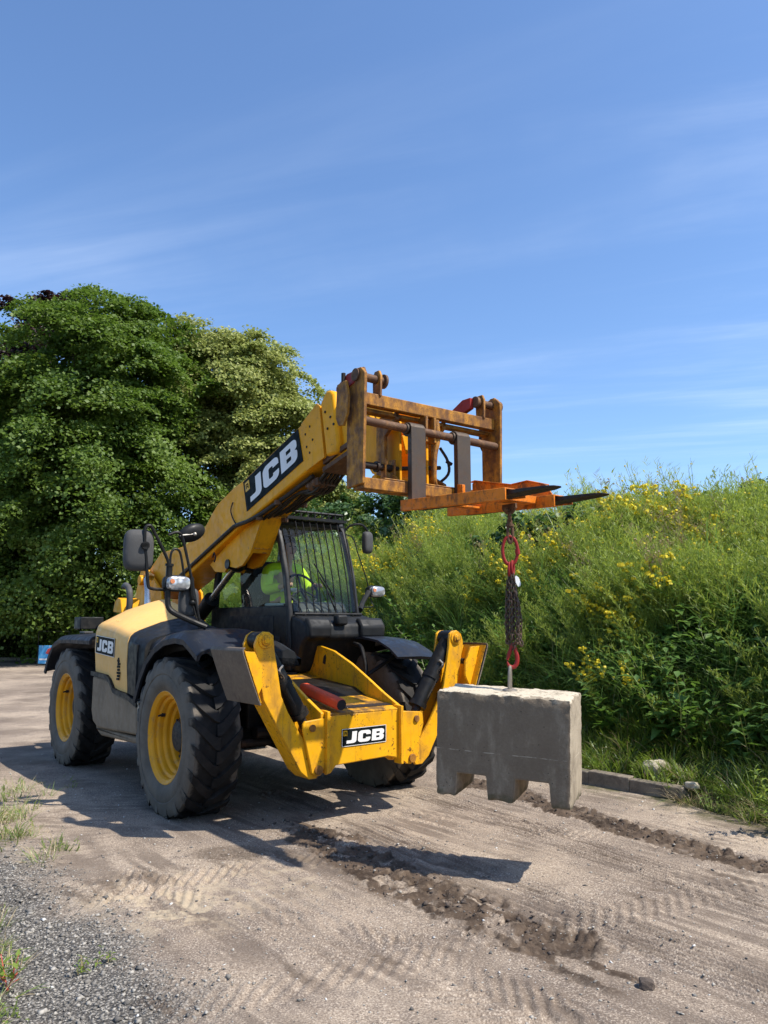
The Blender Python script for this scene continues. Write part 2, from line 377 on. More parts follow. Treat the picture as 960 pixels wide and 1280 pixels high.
# ------------------------------------------------------------------ mesh builder
class MB:
    def __init__(self):
        self.v = []; self.f = []
    def add(self, verts, faces):
        o = len(self.v)
        self.v += [tuple(p) for p in verts]
        self.f += [tuple(i + o for i in f) for f in faces]
        return self
    def box(self, x0, x1, y0, y1, z0, z1):
        v = [(x0, y0, z0), (x1, y0, z0), (x1, y1, z0), (x0, y1, z0), (x0, y0, z1), (x1, y0, z1), (x1, y1, z1), (x0, y1, z1)]
        return self.add(v, [(0, 3, 2, 1), (4, 5, 6, 7), (0, 1, 5, 4), (1, 2, 6, 5), (2, 3, 7, 6), (3, 0, 4, 7)])
    def hexa(self, a, b):
        """two quads (4 points each) joined"""
        return self.add(list(a) + list(b), [(3, 2, 1, 0), (4, 5, 6, 7), (0, 1, 5, 4), (1, 2, 6, 5), (2, 3, 7, 6), (3, 0, 4, 7)])
    def prism(self, poly, axis, a, b):
        n = len(poly)
        def P(p, w):
            return {'y': (p[0], w, p[1]), 'x': (w, p[0], p[1]), 'z': (p[0], p[1], w)}[axis]
        v = [P(p, a) for p in poly] + [P(p, b) for p in poly]
        f = [tuple(range(n)), tuple(reversed(range(n, 2 * n)))]
        f += [(i, n + i, n + (i + 1) % n, (i + 1) % n) for i in range(n)]
        return self.add(v, f)
    def loft(self, loops, cap=True, closed=True):
        n = len(loops[0]); v = [p for l in loops for p in l]; f = []
        for k in range(len(loops) - 1):
            for i in range(n if closed else n - 1):
                j = (i + 1) % n
                f.append((k * n + i, k * n + j, (k + 1) * n + j, (k + 1) * n + i))
        if cap:
            f.append(tuple(reversed(range(n)))); f.append(tuple(range((len(loops) - 1) * n, len(loops) * n)))
        return self.add(v, f)
    def tube(self, pts, r, seg=8, cap=True, smooth=0):
        pts = [Vector(p) for p in pts]
        if smooth:
            pts = catmull(pts, smooth)
        rs = r if isinstance(r, (list, tuple)) else [r] * len(pts)
        if len(rs) != len(pts):
            rs = list(np.interp(np.linspace(0, 1, len(pts)), np.linspace(0, 1, len(rs)), rs))
        loops = []; up = None
        for i, p in enumerate(pts):
            d = (pts[min(i + 1, len(pts) - 1)] - pts[max(i - 1, 0)]).normalized()
            if up is None:
                up = d.orthogonal().normalized()
            up = (up - d * up.dot(d))
            up = up.normalized() if up.length > 1e-6 else d.orthogonal().normalized()
            s = d.cross(up)
            loops.append([p + (up * math.cos(t) + s * math.sin(t)) * rs[i] for t in [2 * math.pi * k / seg for k in range(seg)]])
        return self.loft(loops, cap)
    def cyl(self, a, b, r, seg=16, r2=None):
        return self.tube([a, b], [r, r if r2 is None else r2], seg)
    def lathe(self, prof, origin, axis='y', seg=32, cap=False, sign=1):
        """prof: (radius, along-axis)"""
        loops = []
        for r, h in prof:
            L = []
            for k in range(seg):
                t = 2 * math.pi * k / seg
                if axis == 'y':
                    L.append((origin[0] + r * math.cos(t), origin[1] + h * sign, origin[2] + r * math.sin(t)))
                elif axis == 'x':
                    L.append((origin[0] + h * sign, origin[1] + r * math.cos(t), origin[2] + r * math.sin(t)))
                else:
                    L.append((origin[0] + r * math.cos(t), origin[1] + r * math.sin(t), origin[2] + h * sign))
            loops.append(L)
        return self.loft(loops, cap)
    def torus(self, c, ux, uy, R, r, seg=14, sseg=6, ry=None):
        """ring in the plane ux, uy; ry stretches it along uy (oval link)"""
        c = Vector(c); ux = Vector(ux).normalized(); uy = Vector(uy).normalized(); nn = ux.cross(uy)
        ry = ry or R; v = []; f = []
        for i in range(seg):
            t = 2 * math.pi * i / seg
            o = ux * math.cos(t) * R + uy * math.sin(t) * ry
            rad = (ux * math.cos(t) / R + uy * math.sin(t) / ry).normalized()
            for j in range(sseg):
                s = 2 * math.pi * j / sseg
                v.append(c + o + rad * (r * math.cos(s)) + nn * (r * math.sin(s)))
        for i in range(seg):
            for j in range(sseg):
                f.append((i * sseg + j, ((i + 1) % seg) * sseg + j, ((i + 1) % seg) * sseg + (j + 1) % sseg, i * sseg + (j + 1) % sseg))
        return self.add(v, f)
    def ball(self, c, rx, ry=None, rz=None, seg=14, rings=8):
        ry = ry or rx; rz = rz or rx
        loops = []
        for k in range(1, rings):
            t = math.pi * k / rings
            loops.append([(c[0] + rx * math.sin(t) * math.cos(a), c[1] + ry * math.sin(t) * math.sin(a), c[2] + rz * math.cos(t)) for a in [2 * math.pi * i / seg for i in range(seg)]])
        return self.loft(loops, True)
    def build(self, name, mat, parent=None, bevel=0.0, smooth=35, bseg=2):
        me = bpy.data.meshes.new(name)
        me.from_pydata(self.v, [], self.f)
        me.validate()
        bm = bmesh.new(); bm.from_mesh(me)
        bmesh.ops.recalc_face_normals(bm, faces=bm.faces[:])
        bm.to_mesh(me); bm.free()
        me.materials.append(MT[mat] if isinstance(mat, str) else mat)
        if smooth:
            me.shade_smooth(); me.set_sharp_from_angle(angle=R_(smooth))
        o = bpy.data.objects.new(name, me)
        COL.objects.link(o)
        if parent is not None:
            o.parent = parent
        if bevel:
            mo = o.modifiers.new('bevel', 'BEVEL')
            mo.width = bevel; mo.segments = bseg; mo.limit_method = 'ANGLE'; mo.angle_limit = R_(38)
            mo.harden_normals = False
        return o

def catmull(pts, n):
    out = []
    P = [pts[0] * 2 - pts[1]] + list(pts) + [pts[-1] * 2 - pts[-2]]
    for i in range(1, len(P) - 2):
        for k in range(n):
            t = k / n
            a, b, c, d = P[i - 1], P[i], P[i + 1], P[i + 2]
            out.append(0.5 * ((2 * b) + (c - a) * t + (2 * a - 5 * b + 4 * c - d) * t * t + (3 * b - a - 3 * c + d) * t ** 3))
    out.append(pts[-1])
    return out

def tag(o, label=None, cat=None, group=None, kind=None):
    for k, v in (('label', label), ('category', cat), ('group', group), ('kind', kind)):
        if v:
            o[k] = v
    return o

def empty(name, loc=(0, 0, 0), rz=0.0, parent=None):
    o = bpy.data.objects.new(name, None)
    o.empty_display_size = 0.2
    COL.objects.link(o)
    o.location = loc; o.rotation_euler = (0, 0, rz)
    if parent is not None:
        o.parent = parent
    return o

def np_mesh(name, verts, tris=None, quads=None, mats=(), attrs=None, parent=None, link=True, smooth=False, midx=None):
    """fast mesh from arrays; attrs: {name: per-vertex float array}"""
    me = bpy.data.meshes.new(name)
    verts = np.asarray(verts, np.float32)
    parts = []
    if tris is not None and len(tris): parts.append((np.asarray(tris, np.int32), 3))
    if quads is not None and len(quads): parts.append((np.asarray(quads, np.int32), 4))
    idx = np.concatenate([p.ravel() for p, _ in parts])
    tot = np.concatenate([np.full(len(p), k, np.int32) for p, k in parts])
    me.vertices.add(len(verts)); me.vertices.foreach_set('co', verts.ravel())
    me.loops.add(len(idx)); me.loops.foreach_set('vertex_index', idx)
    me.polygons.add(len(tot))
    st = np.concatenate([[0], np.cumsum(tot)[:-1]]).astype(np.int32)
    me.polygons.foreach_set('loop_start', st)
    me.update(calc_edges=True)
    for k, a in (attrs or {}).items():
        at = me.attributes.new(k, 'FLOAT', 'POINT'); at.data.foreach_set('value', np.asarray(a, np.float32))
    for m in mats:
        me.materials.append(MT[m] if isinstance(m, str) else m)
    if midx is not None:
        me.polygons.foreach_set('material_index', np.asarray(midx, np.int32))
    if smooth:
        me.shade_smooth()
    o = bpy.data.objects.new(name, me)
    if link:
        COL.objects.link(o)
    if parent is not None:
        o.parent = parent
    return o
MT['amber'] = paint('amber_lens', (0.60, 0.22, 0.10), 0.3)
# ================================================================== TELEHANDLER
# machine frame: +x forward (front axle at 0), +y to its left, z up
TH_LOC = (-0.805, 7.10, 0.0); TH_YAW = -0.9279
TH = empty('telehandler', TH_LOC, TH_YAW)
tag(TH, 'yellow telehandler with raised boom and folded stabiliser legs parked on the yard', 'telehandler')
def m2w(p):
    c, s = math.cos(TH_YAW), math.sin(TH_YAW)
    return Vector((TH_LOC[0] + p[0] * c - p[1] * s, TH_LOC[1] + p[0] * s + p[1] * c, p[2]))

# ---- chassis and axles
b = MB()
b.prism([(-3.35, .62), (-3.35, 1.05), (-2.3, 1.12), (-.3, 1.02), (.55, .95), (.95, .80), (.95, .52), (.2, .47), (-2.9, .5)], 'y', -.34, .34)
b.box(-2.15, -.75, .34, 1.0, .55, 1.0)
b.box(-.75, .2, -.55, -.34, .62, 1.15)
b.build('chassis', 'black_metal', TH, bevel=.02)
for ax in (0.0, -2.837):
    b = MB()
    b.tube([(ax, -.86, .593), (ax, -.35, .593), (ax, -.12, .60), (ax, .12, .60), (ax, .35, .593), (ax, .86, .593)], [.13, .10, .21, .21, .10, .13], 14)
    b.box(ax - .14, ax + .14, -.80, -.66, .47, .73); b.box(ax - .14, ax + .14, .66, .80, .47, .73)
    b.build('axle', 'black_metal', TH, bevel=.015)
b = MB()
b.cyl((.22, -.62, .52), (.22, .62, .52), .035, 10); b.cyl((.25, -.5, .60), (.25, .5, .60), .05, 10)
for y in (-.36, -.30, -.24, -.18): b.cyl((.55, y, .55), (.55, y, .75), .018, 8)
b.build('steering_ram', 'dark_steel', TH)

# ---- wheels: tyre with real chevron lugs, stepped rim, hub
WR, WZ, WW = .626, .593, .40
def wheel(cx, side):
    """side: -1 the machine's right, +1 its left; the dished face looks outward"""
    cy = side * .985
    w = MB()
    o = (cx, cy, WZ)
    # stepped dish, outward axis positive
    prof = [(.335, -.19), (.36, -.18), (.352, -.16), (.33, -.15), (.315, -.10), (.30, -.06), (.30, .02), (.312, .06), (.325, .10), (.338, .135), (.347, .15), (.362, .165), (.366, .182), (.356, .186), (.340, .172),
            (.326, .164), (.318, .150), (.316, .128), (.296, .118), (.291, .108), (.289, .084), (.268, .072), (.263, .062), (.261, .036), (.241, .022), (.236, .010), (.234, -.018), (.215, -.030), (.15, -.03), (.0, -.03)]
    w.lathe([(max(r, .002), h) for r, h in prof], o, 'y', 40, sign=side)
    W = w.build('wheel', 'rim_yellow', TH, smooth=22)
    h = MB()
    h.lathe([(.20, -.028), (.20, .0), (.15, .012), (.13, .05), (.115, .075), (.08, .085), (.002, .085)], o, 'y', 24, sign=side)
    for k in range(10):
        t = 2 * math.pi * k / 10
        p = (cx + .175 * math.cos(t), WZ + .175 * math.sin(t))
        h.cyl((p[0], cy + side * .0, p[1]), (p[0], cy + side * .03, p[1]), .014, 6)
    h.build('hub', 'hub', W)
    v = MB(); t = R_(150)
    p = (cx + .30 * math.cos(t), WZ + .30 * math.sin(t))
    v.cyl((p[0], cy + side * .085, p[1]), (p[0], cy + side * .115, p[1]), .022, 10)
    v.cyl((p[0], cy + side * .1, p[1]), (p[0] + .02, cy + side * .145, p[1] - .01), .008, 6)
    v.build('valve', 'hub', W)
    # tyre carcass
    SEG = 72
    hw = WW / 2
    prof = [(.345, -.175), (.37, -.192), (.42, -.207), (.47, -.210), (.53, -.206), (.572, -.199), (.598, -.184), (.602, -.165), (.590, -.10), (.586, 0),
            (.590, .10), (.602, .165), (.598, .184), (.572, .199), (.53, .206), (.497, .209), (.49, .203), (.47, .210), (.42, .207), (.385, .197), (.378, .190), (.36, .185), (.345, .175), (.330, .14), (.325, 0), (.330, -.14)]
    verts = []; quads = []; dust = []
    n = len(prof)
    for k in range(SEG):
        a = 2 * math.pi * k / SEG
        for r, hh in prof:
            verts.append((cx + r * math.cos(a), cy + side * hh, WZ + r * math.sin(a)))
            dust.append(1.0 if abs(hh) > .183 and r < .60 else (.55 if abs(hh) >= .16 else 0.08))
    for k in range(SEG):
        for i in range(n):
            quads.append((k * n + i, k * n + (i + 1) % n, ((k + 1) % SEG) * n + (i + 1) % n, ((k + 1) % SEG) * n + i))
    # lugs
    NL = 19; lr = random.Random(int(cx * 10) + side)
    for sd in (-1, 1):
        for k in range(NL):
            a0 = 2 * math.pi * (k + (.5 if sd > 0 else 0)) / NL + .02
            base = len(verts)
            st = [(-.012, -.02, .045, .0), (.03, .0, .043, 0), (.09, .09, .042, 0), (.15, .19, .040, 0), (.190, .262, .036, .0), (.206, .295, .028, .040)]
            for si, (yy, da, hwid, drop) in enumerate(st):
                a = a0 + da
                top = WR - drop - (.006 if si in (0, 5) else 0) - lr.uniform(0, .006)
                bot = .570 - drop * 1.3 - (.03 if si >= 4 else 0)
                wv = hwid * lr.uniform(.93, 1.07)
                for (rad, aa) in ((bot, a - (wv + .010) / WR), (top, a - wv / WR), (top, a + wv / WR), (bot, a + (wv + .010) / WR)):
                    verts.append((cx + rad * math.cos(aa), cy + side * 0 + sd * yy, WZ + rad * math.sin(aa)))
                    dust.append((.12 if si < 4 else (.36 if si == 4 else .6)) + lr.uniform(-.1, .12))
            for s in range(len(st) - 1):
                for i in range(3):
                    quads.append((base + s * 4 + i, base + s * 4 + i + 1, base + s * 4 + i + 5, base + s * 4 + i + 4))
            quads.append((base, base + 1, base + 2, base + 3)); e = base + 4 * (len(st) - 1)
            quads.append((e + 3, e + 2, e + 1, e))
    verts = np.array(verts)
    # the tyre is squashed where it stands
    low = verts[:, 2] < .004
    verts[low, 2] = -.004 + .002 * np.sin(verts[low, 0] * 90)
    t = np_mesh('tyre', verts, quads=quads, mats=['tyre'], attrs={'dust': dust}, parent=W)
    bm = bmesh.new(); bm.from_mesh(t.data); bmesh.ops.recalc_face_normals(bm, faces=bm.faces[:]); bm.to_mesh(t.data); bm.free()
    t.data.shade_smooth(); t.data.set_sharp_from_angle(angle=R_(34))
    return W
for cx in (0.0, -2.837):
    for sd in (-1, 1):
        wheel(cx, sd)

# ---- fenders
def arch(name, cx, side, pts, y0, y1, lip=.085, top=.03, mat='fender'):
    """pts: the lower edge, (dx, z) from the axle; a shell with a deep outer lip"""
    m = MB(); loops = []
    for i, (dx_, z) in enumerate(pts):
        ax_, az = pts[max(i - 1, 0)]; bx, bz = pts[min(i + 1, len(pts) - 1)]
        nx, nz = -(bz - az), (bx - ax_); L = math.hypot(nx, nz); nx, nz = nx / L, nz / L
        if nz < 0 and abs(nz) > .3: nx, nz = -nx, -nz
        def P(y, o): return (cx + dx_ + nx * o, side * y, z + nz * o)
        loops.append([P(y1, 0), P(y1 + .006, lip * .5), P(y1 - .025, lip * .95), P(y1 - .08, lip + top * .5), P((y0 + y1) / 2, lip + top), P(y0, lip + top),
                      P(y0, lip + top - .02), P(y1 - .10, lip + top * .5 - .025), P(y1 - .03, lip * .6), P(y1 - .02, 0)])
    m.loft(loops)
    return m.build(name, mat, TH, smooth=40)
FA = [(-.72, .80), (-.60, 1.0), (-.47, 1.14), (-.30, 1.24), (-.10, 1.305), (.12, 1.33), (.30, 1.32), (.43, 1.265), (.56, 1.205)]
arch('front_fender', 0, -1, FA, .60, 1.165)
FAL = [(-.72, .97), (-.55, 1.12), (-.35, 1.20), (-.12, 1.24), (.12, 1.25), (.34, 1.225), (.50, 1.165), (.60, 1.10)]
fl = arch('front_fender', 0, 1, FAL, .66, 1.17, lip=.085, top=.03)
b = MB()
b.tube([(.05, .62, 1.30), (.20, .60, 1.26), (.30, .58, 1.05), (.28, .52, .98)], .02, 8, smooth=4)
b.tube([(.28, .52, .98), (.33, .75, 1.12), (.30, 1.0, 1.24)], .018, 8, smooth=4)
b.build('fender_bracket', 'black_metal', fl)
RA = [(-.92, .90), (-.80, 1.07), (-.62, 1.21), (-.40, 1.265), (0.0, 1.275), (.40, 1.275), (.75, 1.275)]
rf = arch('rear_fender', -2.837, -1, RA, .62, 1.17, lip=.075, top=.03)
arch('rear_fender', -2.837, 1, RA, .62, 1.17, lip=.075, top=.03)
b = MB(); b.box(-2.98, -2.80, -1.02, -.92, 1.375, 1.40); b.build('marker_lamp', 'mirror_grey', rf, bevel=.006)

# ---- engine pod on the right side
def pod(stations, y_out=-1.13, y_in=-.40):
    loops = []
    for x, zb, zs, zt, yo in stations:
        loops.append([(x, yo + .015, zb), (x, yo - .004, zb + (zs - zb) * .5), (x, yo, zs - .085), (x, yo + .018, zs - .03), (x, yo + .05, zs), (x, yo + .10, zs + .025),
                      (x, yo + .30, zs + (zt - zs) * .58), (x, yo + .52, zt - .02), (x, yo + .60, zt), (x, yo + .67, zt - .03), (x, yo + .72, zt - .14), (x, yo + .73, zb)])
    return loops
b = MB()
b.loft(pod([(-2.095, 1.02, 1.44, 1.64, -1.085), (-2.07, 1.01, 1.475, 1.68, -1.112), (-2.01, 1.005, 1.495, 1.72, -1.128), (-1.80, .995, 1.49, 1.735, -1.134), (-1.575, .985, 1.475, 1.715, -1.135),
            (-1.375, .875, 1.455, 1.67, -1.134), (-1.22, .866, 1.43, 1.625, -1.133), (-1.055, .862, 1.405, 1.575, -1.131)]))
EC = b.build('engine_cover', 'pale_yellow', TH, smooth=32)
b = MB()
for k in range(7):                                            # pressed louvres along the rear of the top
    x = -1.98 + k * .055
    b.tube([(x, -1.03, 1.510), (x + .004, -.95, 1.545)], [.006, .006], 6)
b.build('louvre', 'pale_yellow', EC)
b = MB()
b.loft(pod([(-1.050, .80, 1.402, 1.57, -1.127), (-.93, .79, 1.385, 1.545, -1.125), (-.80, .79, 1.36, 1.50, -1.12), (-.70, .80, 1.34, 1.465, -1.10)]))
b.loft(pod([(-.70, 1.14, 1.335, 1.462, -1.06), (-.5, 1.2, 1.35, 1.42, -1.04), (-.25, 1.25, 1.375, 1.40, -1.02), (.05, 1.28, 1.375, 1.385, -.99), (.35, 1.25, 1.33, 1.34, -.97), (.5, 1.2, 1.27, 1.28, -.95)]))
SH = b.build('engine_shroud', 'black_plastic', TH, smooth=30)
b = MB(); b.prism([(-1.0, .86), (-1.0, 1.27), (-.93, 1.32), (-.80, 1.30), (-.80, .84)], 'y', -1.134, -1.12); b.build('vent_panel', 'black_metal', SH, bevel=.008)
# black trim strip following the lower edge of the yellow cover
edge = [(-2.07, 1.0), (-1.60, .985), (-1.50, .955), (-1.38, .875), (-1.28, .862), (-.99, .845), (-.74, .79)]
b = MB()
up = [(x, z + .012) for x, z in edge]; dn = [(x, z - .030) for x, z in edge]
for (a0, a1, c0, c1) in zip(up[:-1], up[1:], dn[:-1], dn[1:]):
    b.prism([c0, c1, a1, a0], 'y', -1.146, -1.10)
b.build('trim_strip', 'black_plastic', EC)
b = MB()
b.prism([(-2.0, .52), (-2.07, .62), (-2.07, .965), (-1.60, .952), (-1.50, .922), (-1.38, .842), (-1.28, .83), (-.99, .812), (-.76, .76), (-.74, .52), (-1.85, .47)], 'y', -1.125, -.75)
b.prism([(-2.02, .53), (-1.9, .47), (-.72, .50), (-.70, .44), (-1.8, .40), (-1.95, .44)], 'y', -1.10, -.70)
b.build('lower_side_panel', 'grey_panel', TH, bevel=.03, bseg=3)
b = MB(); b.cyl((-.72, -1.10, .80), (-.72, -1.135, .80), .018, 8); b.box(-.735, -.70, -1.13, -1.08, .68, .78); b.build('side_latch', 'bright_steel', TH)

# ---- lettering decals
def arc(cx, cy, rx, ry, a0, a1, n=5):
    return [(cx + rx * math.cos(R_(a0 + (a1 - a0) * k / n)), cy + ry * math.sin(R_(a0 + (a1 - a0) * k / n))) for k in range(n + 1)]
LET = {
 'J': ([[(.34, 1), (.66, 1)] + arc(.44, .22, .22, .22, 0, -90) + [(0, 0), (0, .26), (.24, .26)] + arc(.26, .34, .08, .08, -90, 0)], .66),
 'C': ([arc(.62, .76, .24, .24, 0, 90) + arc(.24, .76, .24, .24, 90, 180) + arc(.24, .24, .24, .24, 180, 270) + arc(.62, .24, .24, .24, 270, 360) + [(.86, .38), (.55, .38)] +
        arc(.49, .32, .06, .06, 0, -90, 3) + arc(.38, .32, .06, .06, 270, 180, 3) + arc(.38, .68, .06, .06, 180, 90, 3) + arc(.49, .68, .06, .06, 90, 0, 3) + [(.55, .62), (.86, .62)]], .86),
 'B': ([[(0, 0)] + arc(.62, .22, .22, .22, -90, 0) + [(.84, .36)] + arc(.72, .38, .12, .12, 0, 80, 3) + arc(.72, .64, .12, .12, -80, 0, 3) + arc(.62, .78, .22, .22, 0, 90) + [(0, 1)],
        [(.30, .60), (.30, .77)] + arc(.49, .725, .045, .045, 90, 0, 3) + arc(.49, .645, .045, .045, 0, -90, 3),
        [(.30, .23), (.30, .41)] + arc(.49, .365, .045, .045, 90, 0, 3) + arc(.49, .275, .045, .045, 0, -90, 3)], .84),
}
def decal(parent, org, ux, uy, w, h, shear=.06, th=.004, border=True):
    """flat printed panel: black ground, white letters, small yellow square; org is its lower left corner"""
    org, ux, uy = Vector(org), Vector(ux).normalized(), Vector(uy).normalized(); nn = ux.cross(uy)
    def P(x, y, d): return org + ux * x + uy * y + nn * d
    m = MB()
    m.hexa([P(0, 0, 0), P(w, 0, 0), P(w, h, 0), P(0, h, 0)], [P(0, 0, th), P(w, 0, th), P(w, h, th), P(0, h, th)])
    D = m.build('logo_decal', 'decal_black', parent, smooth=0)
    lh = h * .66; gap = lh * .10; tot = .66 + .86 + .84 + .2
    s = min(1.75, (w * .84) / (tot * lh)); x = w * .5 - tot * lh * s / 2 + w * .015; y0 = h * .16
    for ch in 'JCB':
        polys, adv = LET[ch]
        L = [[Vector((px, py, 0)) for px, py in q] for q in polys]
        tri = tessellate_polygon(L); flat = [p for q in L for p in q]
        mm = MB()
        mm.add([P(x + (p.x + p.y * shear) * lh * s, y0 + p.y * lh, th + .0025) for p in flat], tri)
        mm.build('letter', 'decal_white', D, smooth=0)
        x += adv * lh * s + gap * s
    q = h * .30; xx = w * .03; yy = h * .60
    fr = MB(); e_ = h * .028
    for (x0, y0_, x1, y1_) in ((0, 0, w, e_), (0, h - e_, w, h), (0, e_, e_, h - e_), (w - e_, e_, w, h - e_)):
        fr.hexa([P(x0, y0_, th - .001), P(x1, y0_, th - .001), P(x1, y1_, th - .001), P(x0, y1_, th - .001)], [P(x0, y0_, th + .001), P(x1, y0_, th + .001), P(x1, y1_, th + .001), P(x0, y1_, th + .001)])
    if border: fr.build('white_border', 'decal_white', D, smooth=0)
    mm = MB(); mm.hexa([P(xx, yy, th - .001), P(xx + q * .9, yy, th - .001), P(xx + q * .9, yy + q, th - .001), P(xx, yy + q, th - .001)],
                       [P(xx, yy, th + .002), P(xx + q * .9, yy, th + .002), P(xx + q * .9, yy + q, th + .002), P(xx, yy + q, th + .002)])
    E_ = mm.build('emblem', 'decal_yellow', D, smooth=0)
    mm = MB()
    for (x0, y0_, x1, y1_) in ((.2, .25, .34, .75), (.34, .62, .75, .75), (.42, .36, .75, .48), (.66, .2, .8, .7)):
        mm.add([P(xx + x0 * q * .9, yy + y0_ * q, th + .004), P(xx + x1 * q * .9, yy + y0_ * q, th + .004), P(xx + x1 * q * .9, yy + y1_ * q, th + .004), P(xx + x0 * q * .9, yy + y1_ * q, th + .004)], [(0, 1, 2, 3)])
    o = mm.build('emblem_mark', 'decal_black', D, smooth=0)
    return D
decal(TH, (-1.955, -1.139, 1.196), (1, 0, -.05), (0, 0, 1), .57, .175)
b = MB()                                                    # worn, unreadable black warning strip
for k in range(7):
    b.box(-1.30 + .012 * (k % 2), -1.235 + .01 * (k % 3), -1.1400, -1.1335, .965 + k * .028, .985 + k * .028)
b.box(-1.285, -1.245, -1.1395, -1.1335, 1.10, 1.17)
b.build('worn_sticker', 'decal_black', EC, smooth=0)

# ---- exhaust, pipes and rear of the boom frame
b = MB(); b.tube([(-2.62, -.60, 1.55), (-2.60, -.60, 1.74), (-2.63, -.60, 1.86), (-2.74, -.60, 1.915), (-2.80, -.60, 1.90)], .035, 12, smooth=4); b.build('exhaust_pipe', 'mirror_grey', TH)
b = MB()
b.tube([(-2.35, -.50, 1.65), (-2.42, -.48, 1.85), (-2.62, -.42, 2.0), (-2.75, -.3, 2.0)], .022, 8, smooth=4)
b.tube([(-2.27, -.50, 1.65), (-2.36, -.48, 1.86), (-2.58, -.42, 2.03), (-2.72, -.3, 2.03)], .022, 8, smooth=4)
b.build('hydraulic_pipe', 'chrome', TH)
b = MB()
for s in (-.26, .22):
    b.prism([(-3.45, 1.0), (-3.45, 1.75), (-3.25, 2.12), (-3.0, 2.12), (-2.55, 1.85), (-2.35, 1.1), (-2.35, 1.0)], 'y', s, s + .03)
b.cyl((-3.12, -.32, 2.0), (-3.12, .30, 2.0), .06, 16)
b.prism([(-3.1, 1.62), (-3.05, 1.74), (-2.95, 1.78), (-2.85, 1.76), (-2.80, 1.6)], 'y', -.62, -.40)
b.build('boom_tower', 'boom_yellow', TH, bevel=.008)
b = MB(); b.box(-3.35, -3.1, -.98, -.72, 1.42, 1.56); b.build('rear_lamp_box', 'black_plastic', TH, bevel=.01)

# ---- boom
YR, YL = -.19, .16
b = MB()
prof = [(-3.25, 1.92), (-3.25, 2.06), (-3.05, 2.19), (-2.80, 2.315), (-2.18, 2.335), (-1.75, 2.42), (-1.52, 2.535), (-1.40, 2.63), (-1.27, 2.715), (-.92, 2.828), (-.70, 2.872), (.40, 3.212), (.655, 3.325), (.69, 3.30), (.775, 2.85), (.70, 2.838), (-.81, 2.398), (-1.82, 2.05), (-2.75, 1.77)]
b.prism(prof, 'y', YR, YL)
BO = b.build('boom', 'boom_yellow', TH, bevel=.018, bseg=3)
b = MB()                                                    # doubled end collar of the outer tube
b.prism([(.40, 3.205), (.655, 3.335), (.695, 3.31), (.785, 2.845), (.70, 2.825), (.50, 2.775)], 'y', YR - .010, YR - .0005)
b.prism([(.40, 3.205), (.655, 3.335), (.695, 3.31), (.785, 2.845), (.70, 2.825), (.50, 2.775)], 'y', YL + .0005, YL + .010)
b.build('end_collar', 'boom_yellow', BO, bevel=.003)
for x, z in ((.48, 3.10), (.55, 3.155), (.505, 2.985), (.60, 3.03), (.555, 2.925), (.79, 3.23), (.87, 3.17), (.83, 3.08), (.92, 3.10)):
    b = MB(); b.cyl((x, YR - .013, z), (x, YR - .004, z), .011, 10)
    b.build('bolt_hole', 'black_rubber', BO)
b = MB()
b.prism([(.70, 3.325), (.79, 3.415), (.86, 3.405), (.90, 3.36), (.985, 2.93), (.965, 2.85), (.80, 2.85)], 'y', YR - .006, YL + .006)
b.build('middle_collar', 'boom_yellow', BO, bevel=.025, bseg=3)
b = MB()
b.prism([(.60, 3.22), (.9, 3.30), (.98, 3.34), (1.06, 3.30), (1.30, 3.0), (1.15, 2.86), (.7, 2.80)], 'y', -.145, .115)
b.build('inner_boom', 'boom_yellow', BO, bevel=.015)
b = MB()
for s in (-.155, .10):
    b.prism([(.90, 3.29), (1.0, 3.33), (1.30, 3.28), (1.62, 3.10), (1.735, 2.93), (1.74, 2.47), (1.62, 2.44), (1.45, 2.58), (1.22, 2.80), (1.02, 2.92)], 'y', s, s + .025)
b.prism([(1.1, 3.05), (1.3, 2.98), (1.42, 2.75), (1.38, 2.62), (1.2, 2.82)], 'y', -.14, .11)
b.cyl((1.62, -.30, 2.52), (1.62, .28, 2.52), .04, 14)
b.cyl((1.45, -.24, 3.02), (1.45, .20, 3.02), .04, 14)
b.build('boom_nose', 'boom_yellow', BO, bevel=.006)
b = MB()                                                    # slide rails and dark underside of the sections
b.prism([(.72, 2.80), (1.25, 2.93), (1.25, 2.965), (.72, 2.845)], 'y', -.17, -.12)
b.prism([(.72, 2.80), (1.25, 2.93), (1.25, 2.965), (.72, 2.845)], 'y', .09, .14)
b.prism([(.70, 2.74), (1.22, 2.86), (1.22, 2.89), (.70, 2.78)], 'y', -.16, .13)
b.build('slide_rail', 'rust', BO)
# gusset and lift ram
b = MB()
b.prism([(-1.55, 2.10), (-.95, 2.375), (-.40, 2.50), (-.64, 2.16), (-.80, 2.05), (-.95, 2.03), (-1.12, 2.06), (-1.20, 2.0), (-1.42, 2.02)], 'y', -.125, -.095)
b.prism([(-1.55, 2.10), (-.95, 2.375), (-.40, 2.50), (-.64, 2.16), (-.80, 2.05), (-.95, 2.03), (-1.12, 2.06), (-1.20, 2.0), (-1.42, 2.02)], 'y', .065, .095)
b.prism([(-.42, 2.47), (-.40, 2.50), (-.62, 2.20), (-.64, 2.16)], 'y', -.10, .07)
b.prism([(-1.05, 2.20), (-.60, 2.20), (-.62, 2.22), (-1.05, 2.22)], 'y', -.0965, .066)
b.build('ram_bracket', 'boom_yellow', BO, bevel=.004)
b = MB(); b.cyl((-1.18, -.015, 2.06), (-1.95, -.015, 1.62), .034, 14); RAM = b.build('lift_ram', 'chrome', BO)
b = MB(); b.cyl((-1.80, -.015, 1.70), (-2.55, -.015, 1.27), .075, 16); b.cyl((-1.80, -.015, 1.70), (-1.72, -.015, 1.745), .085, 16); b.build('ram_barrel', 'black_metal', BO)
